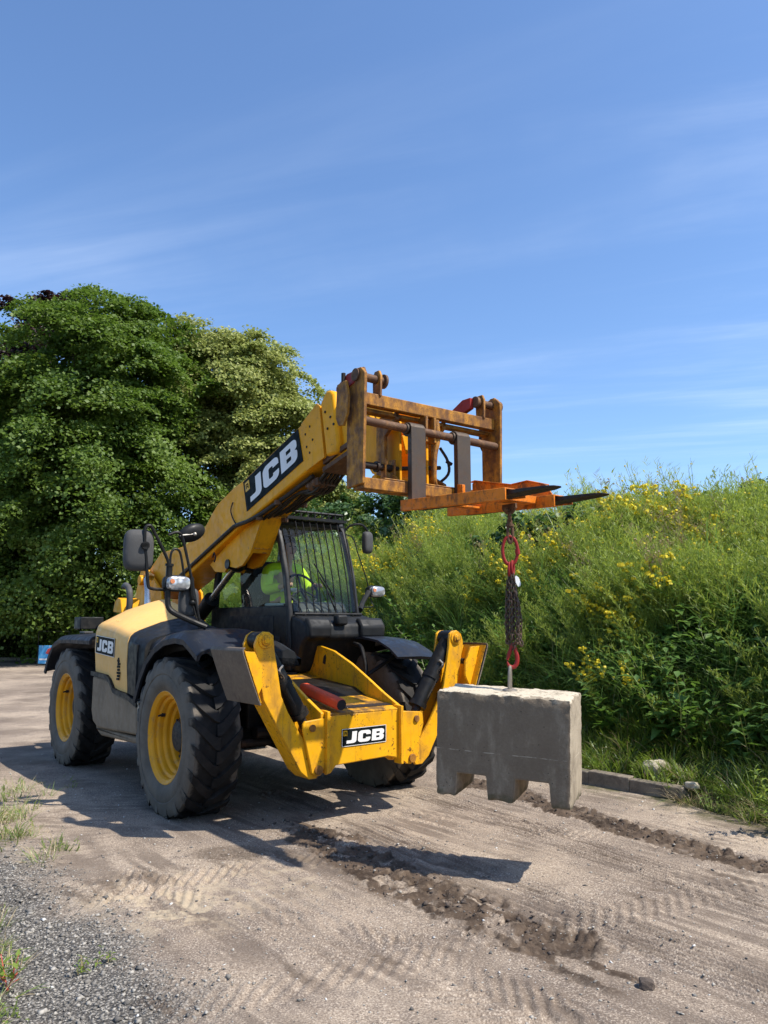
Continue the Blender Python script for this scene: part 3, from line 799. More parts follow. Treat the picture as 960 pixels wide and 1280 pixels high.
b = MB(); b.ball((-1.13, -.015, 2.08), .10, .085, .08); b.cyl((-1.12, -.14, 2.08), (-1.12, .11, 2.08), .05, 12); b.build('ram_eye', 'black_metal', BO)
# hoses under the boom
b = MB()
def along(x, dz, y): return (x, y, 2.398 + (x + .81) * .291 + dz)
b.tube([(-2.6, YR - .012, 1.86), (-1.82, YR - .015, 2.115), (-.95, YR - .016, 2.395), (-.80, YR - .014, 2.435), (-.55, YR - .01, 2.455), along(-.35, -.03, YR + .02)], .021, 8, smooth=5)
b.tube([along(-.35, -.03, YR + .02), along(.1, -.035, -.14), along(.5, -.04, -.13)], .020, 8)
b.build('steel_pipe', 'hose', BO)
hr = random.Random(3)
for k in range(6):
    y = -.10 + k * .035
    b = MB()
    b.tube([along(-.45 + .05 * k, -.04, y), along(-.1, -.055 - .01 * (k % 2), y + hr.uniform(-.02, .02)), along(.2, -.06, y + hr.uniform(-.02, .02)),
            along(.45, -.10 - hr.uniform(0, .05), y + hr.uniform(-.03, .03)), along(.72, -.055, y), along(.98, -.03 + hr.uniform(-.05, .02), y)], .014, 6, smooth=5)
    b.build('hose', 'hose', BO)
b = MB()
for x in (.42, .5): b.ball(along(x, -.09, -.05), .06, .09, .05)
b.box(.36, .56, -.12, .06, 2.66, 2.72)
b.build('hose_clamp', 'rust', BO)
for x in (-.40, -.05):
    for y in (YR + .03, .11):
        b = MB(); b.cyl(along(x, -.025, y), along(x, -.065, y), .035, 10); b.build('pipe_boss', 'rust', BO)
b = MB()                                                    # loose wire hanging on the side, grab rings
b.tube([(-.90, YR - .008, 2.68), (-.915, YR - .02, 2.60), (-.885, YR - .012, 2.52), (-.80, YR - .012, 2.44)], .006, 6, smooth=4)
b.build('loose_wire', 'black_rubber', BO); b = MB()
b.tube([(-1.33, YR - .008, 2.16), (-1.27, YR - .022, 2.20), (-1.24, YR - .02, 2.15), (-1.29, YR - .008, 2.11)], .008, 6, smooth=4)
b.build('grab_ring', 'black_rubber', BO)
d = Vector((1, 0, .312)).normalized(); u = Vector((-.312, 0, 1)).normalized()
decal(TH, (-.598, YR - .0015, 2.552), d, u, 1.085, .315, border=False)

# ---- front frame: deck, wings, beam
FR = MB()
FR.prism([(-.40, .81), (.28, .82), (.28, .435), (.235, .455), (.17, .468), (-.31, .45), (-.355, .40), (-.40, .39)], 'x', 1.14, 1.17)
FR.box(.93, 1.139, -.395, .275, .62, .80)
FRAME = FR.build('front_beam', 'yellow', TH, bevel=.008)
b = MB(); b.hexa([(-.45, -.41, 1.035), (1.165, -.41, .795), (1.165, .285, .795), (-.45, .285, 1.035)], [(-.45, -.41, 1.06), (1.172, -.41, .826), (1.172, .285, .826), (-.45, .285, 1.06)])
b.build('deck_plate', 'deck', FRAME, bevel=.004)
b = MB(); b.hexa([(1.00, -.17, .8525), (1.07, -.17, .8425), (1.07, .285, .8425), (1.00, .285, .8525)], [(1.00, -.17, .8565), (1.07, -.17, .8465), (1.07, .285, .8465), (1.00, .285, .8565)]); b.build('wear_strip', 'dark_steel', FRAME)
WP = [(-.50, .85), (-.46, 1.12), (-.38, 1.22), (-.22, 1.272), (-.03, 1.285), (.2, 1.245), (.48, 1.145), (.72, 1.035), (.94, .93), (1.165, .835), (1.165, .74), (-.50, .74)]
for y in (-.445, .29):
    b = MB(); b.prism(WP, 'y', y, y + .028); b.build('wing_plate', 'yellow', FRAME, bevel=.006)
b = MB(); b.prism([(.03, 1.13), (.045, 1.19), (.075, 1.21), (.085, 1.18), (.07, 1.12)], 'y', .286, .2895); b.build('wing_slot', 'black_rubber', FRAME)
b = MB(); b.box(-.36, -.26, -.40, -.12, 1.05, 1.17); b.box(-.30, -.2, -.42, -.36, 1.0, 1.20); b.build('deck_bracket', 'yellow', FRAME, bevel=.006)
decal(TH, (1.1715, -.265, .578), (0, 1, .012), (0, 0, 1), .41, .128)

RT = MB(); RT.tube([(.62, -.27, .975), (1.19, -.28, .885)], .058, 4)
RTo = RT.build('safety_strut', 'red_plastic', TH, bevel=.022, bseg=3)
b = MB(); b.tube([(1.1895, -.2802, .8852), (1.1925, -.2802, .8848)], [.040, .040], 12); b.build('strut_end', 'black_rubber', RTo)

# ---- stabiliser legs, folded up
def stabiliser(s):
    """s = -1 the machine's right leg, +1 the left one"""
    leg = [(-.84, 1.40), (-.875, 1.425), (-.92, 1.428), (-.965, 1.40), (-.988, 1.34), (-.985, 1.30), (-.912, .953), (-.60, .431), (-.53, .372), (-.46, .372), (-.425, .44), (-.47, .53), (-.611, .70), (-.713, .859), (-.768, .973), (-.828, 1.29)]
    m = MB()
    P = [(s * abs(y), z) for y, z in leg]
    m.prism(P, 'x', 1.122, 1.148); m.prism(P, 'x', .955, .978)
    web = [(-.955, 1.12), (-.912, .953), (-.60, .431), (-.53, .372), (-.52, .40), (-.585, .45), (-.885, .96), (-.93, 1.12)]
    m.prism([(s * abs(y), z) for y, z in web], 'x', .9785, 1.1215)
    L = m.build('stabiliser_leg', 'yellow', TH, bevel=.005)
    m = MB(); m.cyl((.93, s * .905, 1.365), (1.175, s * .905, 1.365), .036, 16); m.cyl((1.1482, s * .905, 1.365), (1.158, s * .905, 1.365), .058, 20)
    m.cyl((1.175, s * .905, 1.365), (1.182, s * .905, 1.365), .026, 6)
    m.build('pivot_pin', 'yellow', L, bevel=.004)
    m = MB(); m.cyl((.979, s * .905, 1.365), (1.121, s * .905, 1.365), .062, 18)
    m.tube([(1.05, s * .895, 1.36), (1.05, s * .845, 1.27), (1.05, s * .56, .82)], [.05, .062, .064], 16); m.cyl((1.05, s * .72, 1.07), (1.05, s * .695, 1.03), .072, 16)
    m.cyl((1.05, s * .575, .845), (1.05, s * .553, .81), .074, 16)
    CY = m.build('ram_barrel', 'black_metal', L)
    m = MB(); m.cyl((1.05, s * .56, .82), (1.05, s * .50, .70), .035, 12); m.build('ram_rod', 'dark_steel', L)
    m = MB(); m.tube([(1.10, s * .80, 1.17), (1.125, s * .77, 1.13), (1.105, s * .73, 1.09), (1.11, s * .70, 1.0), (1.10, s * .62, .88)], .011, 6, smooth=4); m.build('hose', 'hose', L)
    m = MB(); m.tube([(1.11, s * .745, 1.10), (1.125, s * .775, 1.15), (1.12, s * .745, 1.185)], .008, 6, smooth=3); m.build('hose_fitting', 'bright_steel', L)
    # foot pad, tilted outward, with its curled edges and gussets
    def PP(x, t, o):            # t 0 bottom .. 1 top; o outward offset
        y = .995 + .145 * t + o * .94; z = .935 + .385 * t + o * -.33
        return (x, s * y, z)
    m = MB()
    secs = [(0.0, .002, .016), (.10, .008, .018), (.5, .012, .022), (.90, .012, .022), (.965, .006, .020), (1.0, -.014, .004)]
    m.loft([[PP(.775, t, a), PP(1.285, t, a), PP(1.285, t, c), PP(.775, t, c)] for t, a, c in secs])
    PD = m.build('foot_pad', 'pad_steel', L, bevel=.006)
    m = MB()
    for x in (.99, 1.19):
        a = [PP(x, .06, .0), PP(x, .94, .0), (x, s * 1.02, 1.29), (x, s * .955, 1.17), (x, s * .95, 1.06)]
        c = [(x + .022, p[1], p[2]) for p in a]
        m.loft([a, c])
    m.build('pad_gusset', 'yellow', L, bevel=.003)
    m = MB(); m.loft([[PP(.785, t, -.006), PP(1.275, t, -.006), PP(1.275, t, -.0005), PP(.785, t, -.0005)] for t in (.03, .5, .96)]); m.build('pad_backing', 'yellow', L)
    m = MB(); m.cyl((.935, s * .985, 1.17), (1.165, s * .985, 1.17), .024, 12); m.build('pad_pin', 'dark_steel', L)
    # ear plates on the beam
    ear = [(-.40, .80), (-.585, .785), (-.60, .765), (-.60, .72), (-.535, .47), (-.525, .42), (-.49, .39), (-.445, .395), (-.41, .45)] if s < 0 else \
          [(.29, .805), (.49, .787), (.515, .765), (.523, .69), (.44, .45), (.425, .41), (.39, .39), (.35, .395), (.30, .43)]
    m = MB(); m.prism(ear, 'x', 1.152, 1.176); m.prism(ear, 'x', .925, .95)
    EA = m.build('ear_plate', 'yellow', FRAME, bevel=.006)
    m = MB(); yy = -.40 if s < 0 else .283
    m.prism([(1.11, .405), (1.205, .405), (1.205, .845), (1.15, .85), (1.11, .85)], 'y', yy - .013, yy + .013); m.build('flange', 'yellow', FRAME, bevel=.004)
    for (y, z, r) in ((s * .47 if s < 0 else .40, .435, .034), (s * .525 if s < 0 else .445, .735, .026)):
        m = MB(); m.cyl((1.1765, y, z), (1.192, y, z), r, 16)
        m.build('pivot_bolt', 'rust_yellow', FRAME, bevel=.003)
stabiliser(-1); stabiliser(1)

# ---- cab
CABE = MB()
YA, YB = .105, .905
def pillar(m, pts, w=.045, d=.05):
    loops = []
    for p in pts:
        loops.append([(p[0] - d, p[1] - w, p[2]), (p[0] + d, p[1] - w, p[2]), (p[0] + d, p[1] + w, p[2]), (p[0] - d, p[1] + w, p[2])])
    m.loft(loops)
PA = [(-.255, 1.05), (-.262, 1.35), (-.285, 1.60), (-.36, 1.95), (-.465, 2.25), (-.535, 2.42), (-.62, 2.51)]
for y in (YA + .02, YB - .02):
    pillar(CABE, [(x - .025, y, z) for x, z in PA], .024, .034)
for y in (YA + .02, YB - .02):
    pillar(CABE, [(-1.92, y, 1.05), (-1.93, y, 1.7), (-1.80, y, 2.45)], .03, .04)
    CABE.tube([(-.62, y, 2.495), (-1.2, y, 2.525), (-1.80, y, 2.47)], .04, 8)
CABE.tube([(-.60, YA, 2.48), (-.60, YB, 2.48)], .038, 8); CABE.tube([(-1.82, YA, 2.46), (-1.82, YB, 2.46)], .035, 8)
CAB = CABE.build('cab', 'frame_grey', TH, bevel=.014, bseg=3)
b = MB(); b.prism([(-.60, 2.50), (-.62, 2.54), (-.9, 2.565), (-1.6, 2.565), (-1.85, 2.52), (-1.85, 2.48)], 'y', YA + .03, YB - .03); b.build('roof', 'black_plastic', CAB, bevel=.02)
b = MB(); b.box(-1.95, -.30, YA - .01, YA + .035, 1.0, 1.655); DR = b.build('side_panel', 'black_metal', CAB, bevel=.012)
b = MB(); b.box(-1.55, -.55, YA - .016, YA - .009, 1.10, 1.56); b.box(-.51, -.42, YA - .018, YA - .009, 1.3, 1.36); b.build('panel_pressing', 'black_plastic', CAB, bevel=.006)
b = MB(); b.box(-1.95, -.30, YB - .035, YB + .01, 1.0, 1.50); b.build('cab_door', 'black_metal', CAB, bevel=.012)
b = MB(); b.box(-1.95, -.27, YA + .036, YB - .036, .98, 1.06); b.box(-1.95, -1.88, YA + .036, YB - .036, 1.06, 1.60); b.build('cab_floor', 'black_metal', CAB)
b = MB()
b.prism([(-.31, 1.575), (-.10, 1.535), (.0, 1.48), (.02, 1.36), (-.06, 1.30), (-.14, 1.12), (-.20, 1.04), (-.31, 1.04)], 'y', YA + .02, YB + .06)
b.build('front_cowl', 'black_plastic', CAB, bevel=.03, bseg=3)
b = MB()
b.prism([(-.02, 1.33), (.045, 1.36), (.055, 1.46), (.0, 1.535), (-.06, 1.54)], 'y', YA + .03, YA + .27); b.prism([(-.02, 1.33), (.045, 1.36), (.055, 1.46), (.0, 1.535), (-.06, 1.54)], 'y', YB - .20, YB + .08)
b.box(-.04, .05, YA + .33, YA + .45, 1.47, 1.565)
b.build('cowl_cover', 'black_plastic', CAB, bevel=.02)
b = MB(); b.tube([(-.24, .12, 1.04), (-.235, .12, 1.0), (-.23, .12, .96), (-.235, .12, .9)], [.05, .062, .05, .06], 14, smooth=3); b.build('cab_mount', 'black_rubber', CAB)
# panes
b = MB(); ws = [(x + .012, z) for x, z in PA[2:6]]
b.loft([[(x, YA + .05, z), (x, YB - .05, z)] for x, z in ws], cap=False, closed=False); b.build('window_pane', 'glass', CAB, smooth=60)
side = [(-1.88, 1.66), (-.34, 1.635), (-.40, 1.95), (-.50, 2.25), (-.60, 2.46), (-1.79, 2.44)]
for y in (YA + .02, YB - .02):
    sp = side if y < .5 else [(-1.88, 1.50)] + [(-.32, 1.50)] + side[2:]
    b = MB(); b.add([(p[0], y, p[1]) for p in sp], [tuple(range(len(sp)))]); b.build('window_pane', 'glass', CAB, smooth=0)
b = MB(); b.add([(-1.915, YA + .05, 1.60), (-1.915, YB - .05, 1.60), (-1.80, YB - .05, 2.44), (-1.80, YA + .05, 2.44)], [(0, 1, 2, 3)]); b.build('window_pane', 'glass', CAB, smooth=0)
# window guard: a bar for every one in the photo
b = MB()
def gx(z): return float(np.interp(z, [1.55, 1.95, 2.30, 2.50, 2.585], [-.205, -.285, -.395, -.465, -.50]))
b.tube([(gx(1.575), YA + .02, 1.575), (gx(1.575), YB - .02, 1.575)], .014, 8)
for y in (YA + .13, .48, .56, YB - .13): b.tube([(gx(1.575), y, 1.575), (-.21, y, 1.53), (-.22, y, 1.50)], .017, 6)
b.build('guard_rail', 'black_metal', CAB); b = MB()
b.tube([(gx(2.585), YA + .08, 2.585), (gx(2.585), YB - .06, 2.585)], .013, 8)
b.box(-.60, -.44, YA + .06, YB - .05, 2.500, 2.528)
for y in (YA + .1, YB - .1): b.tube([(gx(2.585), y, 2.585), (-.62, y, 2.60), (-.66, y, 2.53)], .012, 6)
GU = b.build('guard_rail', 'black_metal', CAB)
for k in range(9):
    y = YA + .075 + k * .0815
    b = MB(); zt = 2.585 if k > 1 else (2.40 + .1 * k)
    b.tube([(gx(z), y, z) for z in np.linspace(1.575, zt, 7)], .0062, 6); b.build('guard_bar', 'black_metal', CAB)
b = MB()
for k in range(7): b.tube([(-.485, YA + .22 + k * .085, 2.59), (-.66, YA + .22 + k * .085, 2.545)], .008, 6)
b.build('roof_grille', 'black_metal', CAB)
b = MB(); b.lathe([(.0, .05), (.018, .048), (.03, .03), (.033, 0)], (-.56, YA + .09, 2.52), 'z', 12); b.build('marker_lamp', 'beacon', CAB)
b = MB()
b.tube([(-.235, .60, 1.60), (-.28, .52, 1.82), (-.315, .46, 1.93)], .008, 6); b.tube([(-.29, .63, 1.72), (-.32, .40, 2.06)], .007, 6)
b.build('wiper', 'black_rubber', CAB)
# inside
b = MB()
b.loft([[(x0, .31, z0), (x1, .31, z1), (x1, .79, z1), (x0, .79, z0)] for x0, z0, x1, z1 in ((-1.38, 1.50, -1.62, 1.46), (-1.40, 1.75, -1.70, 1.72), (-1.46, 2.0, -1.74, 2.0), (-1.54, 2.16, -1.72, 2.18))])
b.box(-1.62, -1.05, .36, .74, 1.36, 1.50); b.box(-1.5, -1.15, .42, .68, 1.06, 1.36)
b.loft([[(-1.69, .45, 2.19), (-1.77, .45, 2.19), (-1.77, .65, 2.19), (-1.69, .65, 2.19)], [(-1.68, .46, 2.36), (-1.75, .46, 2.36), (-1.75, .64, 2.36), (-1.68, .64, 2.36)]])
b.build('seat', 'seat_black', CAB, bevel=.04, bseg=3)
b = MB(); b.prism([(-.34, 1.06), (-.34, 1.60), (-.42, 1.70), (-.56, 1.68), (-.62, 1.5), (-.55, 1.06)], 'y', .25, .82); b.build('dashboard', 'frame_grey', CAB, bevel=.03)
b = MB(); sc_ = Vector((-.80, .55, 1.83)); ax1 = Vector((0, 1, 0)); ax2 = Vector((-.5, 0, .866)).normalized()
b.torus(sc_, ax1, ax2, .18, .014, 24, 6); b.tube([sc_, (-.56, .55, 1.62)], .022, 8)
for a in (0, 120, 240): b.tube([sc_, sc_ + ax1 * .18 * math.sin(R_(a)) + ax2 * .18 * math.cos(R_(a))], .01, 6)
b.build('steering_wheel', 'black_rubber', CAB)
b = MB(); b.box(-1.50, -1.0, .13, .30, 1.06, 1.60); b.tube([(-1.10, .22, 1.60), (-1.07, .22, 1.72)], .012, 6); b.ball((-1.07, .22, 1.75), .03); b.build('control_console', 'frame_grey', CAB, bevel=.02)

# ---- mirrors and lamps, right side
b = MB()
b.tube([(.20, -.93, 1.455), (.12, -1.10, 1.535), (.065, -1.19, 1.60), (.05, -1.205, 1.70), (.05, -1.203, 1.86)], .023, 10, smooth=5)
b.cyl((.05, -1.203, 1.84), (.05, -1.20, 1.955), .026, 12); b.cyl((.05, -1.201, 1.945), (.05, -1.20, 1.965), .034, 12)
MA = b.build('mirror_arm', 'black_metal', TH)
b = MB()
b.tube([(.05, -1.20, 1.95), (.05, -1.235, 2.03), (.05, -1.35, 2.235), (.05, -1.385, 2.262), (.05, -1.412, 2.235), (.05, -1.412, 2.12), (.05, -1.395, 2.00), (.05, -1.372, 1.80), (.05, -1.345, 1.762), (.05, -1.25, 1.755), (.05, -1.21, 1.755)], .0135, 8, smooth=4)
b.tube([(.05, -.925, 1.50), (.05, -.965, 1.66), (.05, -1.01, 1.86), (.05, -1.085, 2.14), (.05, -1.11, 2.205), (.05, -1.15, 2.225), (.05, -1.215, 2.20)], .0125, 8, smooth=4)
b.tube([(.05, -1.195, 1.95), (.05, -1.192, 2.04), (.05, -1.17, 2.082), (.05, -1.13, 2.08), (.05, -1.105, 2.03), (.05, -1.07, 1.86)], .010, 8, smooth=4)
b.build('mirror_bracket', 'black_metal', MA)
def shell(name, c, w, h, d, mat, parent, rz=0.0, e=4.0, seg=28):
    """rounded-rectangle mirror back, domed toward +x, glass on the -x side"""
    m = MB(); loops = []
    for k, (sx, sc2) in enumerate(((0, .96), (.25, 1.0), (.6, .98), (.85, .88), (1.0, .66), (1.04, .3))):
        L = []
        for i in range(seg):
            t = 2 * math.pi * i / seg
            cy_ = math.copysign(abs(math.cos(t)) ** (2 / e), math.cos(t)) * w / 2 * sc2; cz = math.copysign(abs(math.sin(t)) ** (2 / e), math.sin(t)) * h / 2 * sc2
            p = Vector((sx * d, cy_, cz)); p.rotate(Matrix.Rotation(rz, 3, 'Z')); L.append(tuple(p + Vector(c)))
        loops.append(L)
    m.loft(loops)
    return m.build(name, mat, parent, smooth=45)
mi = shell('mirror', (-.03, -1.435, 2.065), .235, .335, .075, 'mirror_grey', MA, rz=R_(-12))
b = MB(); b.cyl((.04, -1.41, 2.10), (.075, -1.41, 2.10), .032, 12); b.box(.04, .075, -1.44, -1.38, 2.085, 2.115); b.build('mirror_clamp', 'black_metal', MA)
shell('mirror', (-.03, -1.00, 1.66), .165, .235, .06, 'mirror_grey', MA, rz=R_(-8))
b = MB(); b.tube([(.05, -1.01, 1.86), (.055, -1.0, 1.72), (.055, -.985, 1.68)], .022, 8); b.ball((.05, -.995, 1.655), .026); b.tube([(.05, -.99, 1.64), (.05, -.93, 1.45)], .007, 6); b.build('mirror_clamp', 'black_metal', MA)
om = MB()
oc = Vector((.02, -1.005, 2.232)); a1 = Vector((0, .93, .36)).normalized(); a2 = Vector((.30, -.34, .89)).normalized(); a3 = a1.cross(a2)
if a3.x < 0: a3 = -a3
loops = []
for r, hgt in ((1.0, -.012), (1.03, 0), (.95, .018), (.7, .035), (.35, .045), (.05, .047)):
    loops.append([oc + a1 * (.118 * r * math.cos(t)) + a2 * (.074 * r * math.sin(t)) + a3 * hgt for t in [2 * math.pi * i / 24 for i in range(24)]])
om.loft(loops); omo = om.build('wide_angle_mirror', 'black_plastic', MA)
b = MB(); b.tube([(.05, -1.12, 2.20), oc + a3 * .045], .008, 6); b.ball(oc + a3 * .05, .016); b.build('mirror_stem', 'bright_steel', MA)
def headlamp(c, w, h, parent, sy):
    hs = shell('headlight', (c[0] - .03, c[1], c[2]), w, h, -.09, 'black_plastic', parent, e=3.2)
    m = MB(); loops = []
    for sx, k in ((-.031, .86), (-.01, .86), (.012, .80), (.022, .55), (.024, .1)):
        loops.append([(c[0] + sx, c[1] + math.copysign(abs(math.cos(t)) ** .62, math.cos(t)) * w / 2 * k, c[2] + math.copysign(abs(math.sin(t)) ** .62, math.sin(t)) * h / 2 * k) for t in [2 * math.pi * i / 28 for i in range(28)]])
    m.loft(loops); m.build('lens', 'lens', hs, smooth=50)
    m = MB(); m.lathe([(.002, .0235), (.019, .023), (.022, .012)], (c[0], c[1] + sy * w * .27, c[2] + .012), 'x', 12); m.build('indicator_lens', 'amber', hs)
    return hs
headlamp((.10, -1.135, 1.808), .225, .135, TH, -1)

# left side mirror and lamp
b = MB()
b.tube([(-.56, .90, 2.42), (-.53, .955, 2.49), (-.50, 1.03, 2.51), (-.49, 1.10, 2.50), (-.49, 1.175, 2.42), (-.49, 1.19, 2.37)], .012, 8, smooth=4)
b.tube([(-.54, .92, 2.40), (-.50, .98, 2.36), (-.48, 1.03, 2.2), (-.46, 1.12, 1.95), (-.44, 1.17, 1.72), (-.40, 1.165, 1.66), (-.33, 1.02, 1.65), (-.30, .93, 1.65)], .0065, 6, smooth=4)
ML = b.build('mirror_arm', 'black_metal', TH)
shell('mirror', (-.51, 1.15, 2.325), .125, .235, .06, 'mirror_grey', ML, rz=R_(10))
b = MB(); b.tube([(-.30, .93, 1.62), (-.38, 1.02, 1.70), (-.43, 1.13, 1.81)], [.03, .026, .028], 8); b.build('lamp_arm', 'black_plastic', ML)
headlamp((-.41, 1.235, 1.815), .20, .125, TH, -1)

# ---- fork carriage
XC = 1.83
b = MB()
b.box(1.80, 1.865, -.575, .70, 2.992, 3.082); b.box(1.72, 1.80, -.575, .70, 2.962, 2.990)
CG = b.build('fork_carriage', 'rust_yellow', TH, bevel=.006)
for s, y in ((-1, -.605), (1, .70)):
    b = MB(); b.prism([(1.715, 3.14), (1.715, 2.412), (1.905, 2.425), (1.925, 3.12), (1.925, 3.20), (1.88, 3.245), (1.80, 3.25), (1.74, 3.20)], 'y', y, y + .026); b.build('side_plate', 'rust_yellow', CG, bevel=.004)
    b = MB(); yo = y - .05 if s < 0 else y + .03
    b.prism([(1.66, 3.16), (1.645, 2.92), (1.68, 2.86), (1.74, 2.85), (1.79, 2.93), (1.80, 3.05), (1.77, 3.17)], 'y', yo, yo + .022); b.build('hook_plate', 'rust_yellow' if s < 0 else 'dark_steel', CG, bevel=.004)
b = MB(); b.box(1.76, 1.885, -.578, .699, 2.395, 2.475); b.box(1.66, 1.8845, -.4, .60, 2.476, 2.488); b.build('lower_beam', 'rust_yellow', CG, bevel=.006)
b = MB(); b.cyl((1.875, -.60, 2.872), (1.875, .722, 2.858), .030, 14); b.build('fork_shaft', 'rust', CG)
b = MB(); b.cyl((1.72, -.575, 2.595), (1.72, -.2, 2.60), .026, 12); b.cyl((1.72, -.2, 2.60), (1.72, .25, 2.66), .016, 10); b.cyl((1.72, -.36, 2.597), (1.72, -.34, 2.597), .04, 12)
b.build('shift_ram', 'dark_steel', CG)
b = MB()
for y in (-.30, -.22): b.box(1.70, 1.76, y, y + .015, 2.488, 2.66)
for y in (-.235, .215): b.prism([(1.56, 3.0), (1.56, 2.5), (1.80, 2.45), (1.80, 2.52), (1.66, 2.60), (1.66, 2.85), (1.80, 2.95), (1.80, 3.0)], 'y', y, y + .03)
for y in (-.02, .06): b.box(1.79, 1.88, y, y + .022, 2.80, 2.99)
b.tube([(1.84, .115, 2.985), (1.86, .11, 2.84), (1.86, .08, 2.72), (1.86, .07, 2.56), (1.84, .10, 2.49), (1.78, .2, 2.478)], .022, 8, smooth=3)
b.build('hanger_bracket', 'rust_yellow', CG, bevel=.003)
b = MB(); b.tube([(1.78, .20, 2.80), (1.80, .26, 2.70), (1.79, .27, 2.60), (1.70, .22, 2.52)], .011, 6, smooth=4); b.tube([(1.79, .255, 2.70), (1.80, .30, 2.68)], .014, 6); b.build('hose', 'hose', CG)
b = MB(); b.prism([(-.30, 3.04), (-.10, 3.04), (-.14, 2.98), (-.17, 2.88)], 'x', 1.585, 1.60); b.prism([(-.02, 2.90), (.07, 2.90), (.05, 2.77), (.02, 2.76)], 'x', 1.585, 1.60); b.build('hitch_plate', 'yellow', CG, bevel=.003)
# top lugs with pins
for y0, y1, yr in ((-.60, -.36, -.60), (.54, .78, .50)):
    b = MB(); b.cyl((1.83, y0, 3.20), (1.83, y1, 3.195), .030, 14); b.cyl((1.83, y1 - .018, 3.195), (1.83, y1, 3.195), .052, 16); b.cyl((1.83, y0 - .02, 3.20), (1.83, y0 + .006, 3.20), .045, 14); b.build('lock_pin', 'rust', CG)
    b = MB(); yy = y1 - .075
    b.prism([(1.79, 3.07), (1.875, 3.07), (1.88, 3.22), (1.86, 3.26), (1.81, 3.26), (1.785, 3.22)], 'y', yy, yy + .02); b.prism([(1.79, 3.07), (1.875, 3.07), (1.88, 3.22), (1.86, 3.26), (1.81, 3.26), (1.785, 3.22)], 'y', y0 + .03, y0 + .05)
    b.build('lug_plate', 'rust_yellow', CG, bevel=.004)
    b = MB(); b.prism([(1.58, 3.14), (1.58, 3.17), (1.72, 3.235), (1.81, 3.235), (1.81, 3.15), (1.70, 3.12)], 'y', yr - .01, yr + .03); b.build('lock_handle', 'red', CG, bevel=.004)
b = MB(); b.cyl((1.69, -.62, 3.17), (1.69, -.62, 3.245), .016, 8); b.build('grease_nipple', 'dark_steel', CG)
# forks
for yc in (-.13, .31):
    b = MB(); w = .066
    b.loft([[(1.885, yc - w, 2.335), (1.93, yc - w, 2.30), (1.93, yc + w, 2.30), (1.885, yc + w, 2.335)], [(1.885, yc - w, 2.88), (1.93, yc - w, 2.88), (1.93, yc + w, 2.88), (1.885, yc + w, 2.88)]])
    b.cyl((1.875, yc - w, 2.865), (1.875, yc + w, 2.865), .052, 18)
    b.tube([(1.875, yc - w - .02, 2.866), (1.875, yc - w - .001, 2.866)], [.04, .04], 14)
    FK = b.build('fork', 'fork_steel', TH, bevel=.004)
    b = MB()
    b.loft([[(x, yc - ww, zb), (x, yc + ww, zb), (x, yc + ww, zt), (x, yc - ww, zt)] for x, ww, zb, zt in
            ((1.885, .0655, 2.285, 2.336), (1.95, .0655, 2.28, 2.328), (2.6, .0655, 2.258, 2.300), (3.0, .0655, 2.262, 2.283), (3.13, .058, 2.264, 2.278), (3.19, .035, 2.266, 2.274), (3.205, .012, 2.267, 2.272))])
    b.build('fork_blade', 'dark_steel', FK, bevel=.003)
# ================================================================== LIFTING ATTACHMENT ON THE FORKS
def thing_at(name, mloc, label, cat):
    """an Empty turned like the telehandler, at a point given in the machine's frame"""
    e = empty(name, m2w(mloc), TH_YAW)
    return tag(e, label, cat)
def shift(m, d):
    m.v = [(p[0] - d[0], p[1] - d[1], p[2] - d[2]) for p in m.v]
    return m
LB0 = (2.3, .09, 2.25)
LB = thing_at('lifting_beam', LB0, 'orange steel lifting attachment with two channel sleeves slid over the forks', 'lifting attachment')
def zt(x): return 2.349 - (x - 1.86) * .048
def channel(y0, y1, name):
    m = MB()
    X0, X1 = 1.84, 2.865
    def bar(ya, yb, da, db):
        m.hexa([(X0, ya, zt(X0) + da), (X1, ya, zt(X1) + da), (X1, yb, zt(X1) + da), (X0, yb, zt(X0) + da)], [(X0, ya, zt(X0) + db), (X1, ya, zt(X1) + db), (X1, yb, zt(X1) + db), (X0, yb, zt(X0) + db)])
    bar(y0, y0 + .012, -.077, .0); bar(y0 + .0122, y0 + .036, -.077, -.069); bar(y1 - .012, y1, -.050, -.0); bar(y0 + .0122, y1 - .0122, -.009, -.0003)
    return shift(m, LB0).build(name, 'orange', LB, bevel=.003)
channel(-.228, -.042, 'sleeve'); channel(.212, .398, 'sleeve')
m = MB(); m.box(2.60, 2.72, -.0415, .2115, zt(2.65) - .052, zt(2.65) - .0500); m.box(2.60, 2.612, -.0415, .2115, zt(2.65) - .0498, zt(2.65) - .005); m.box(2.708, 2.72, -.0415, .2115, zt(2.65) - .0498, zt(2.65) - .005)
shift(m, LB0).build('cross_member', 'orange', LB, bevel=.003)
m = MB(); m.box(2.14, 2.20, -.0415, .2115, zt(2.16) - .050, zt(2.16) - .035); shift(m, LB0).build('cross_member', 'orange', LB, bevel=.003)
m = MB(); m.prism([(2.02, 2.346), (2.02, 2.50), (2.06, 2.515), (2.42, 2.435), (2.57, 2.440), (2.72, 2.395), (2.78, 2.315), (2.78, 2.30)], 'y', .300, .312); m.prism([(2.02, 2.515), (2.06, 2.520), (2.42, 2.440), (2.57, 2.445), (2.72, 2.40), (2.72, 2.392), (2.57, 2.437), (2.42, 2.432), (2.06, 2.51), (2.02, 2.505)], 'y', .285, .34); m.prism([(1.945, 2.342), (1.945, 2.50), (2.0, 2.49), (2.0, 2.342)], 'y', .22, .25); shift(m, LB0).build('stop_plate', 'orange', LB, bevel=.003)
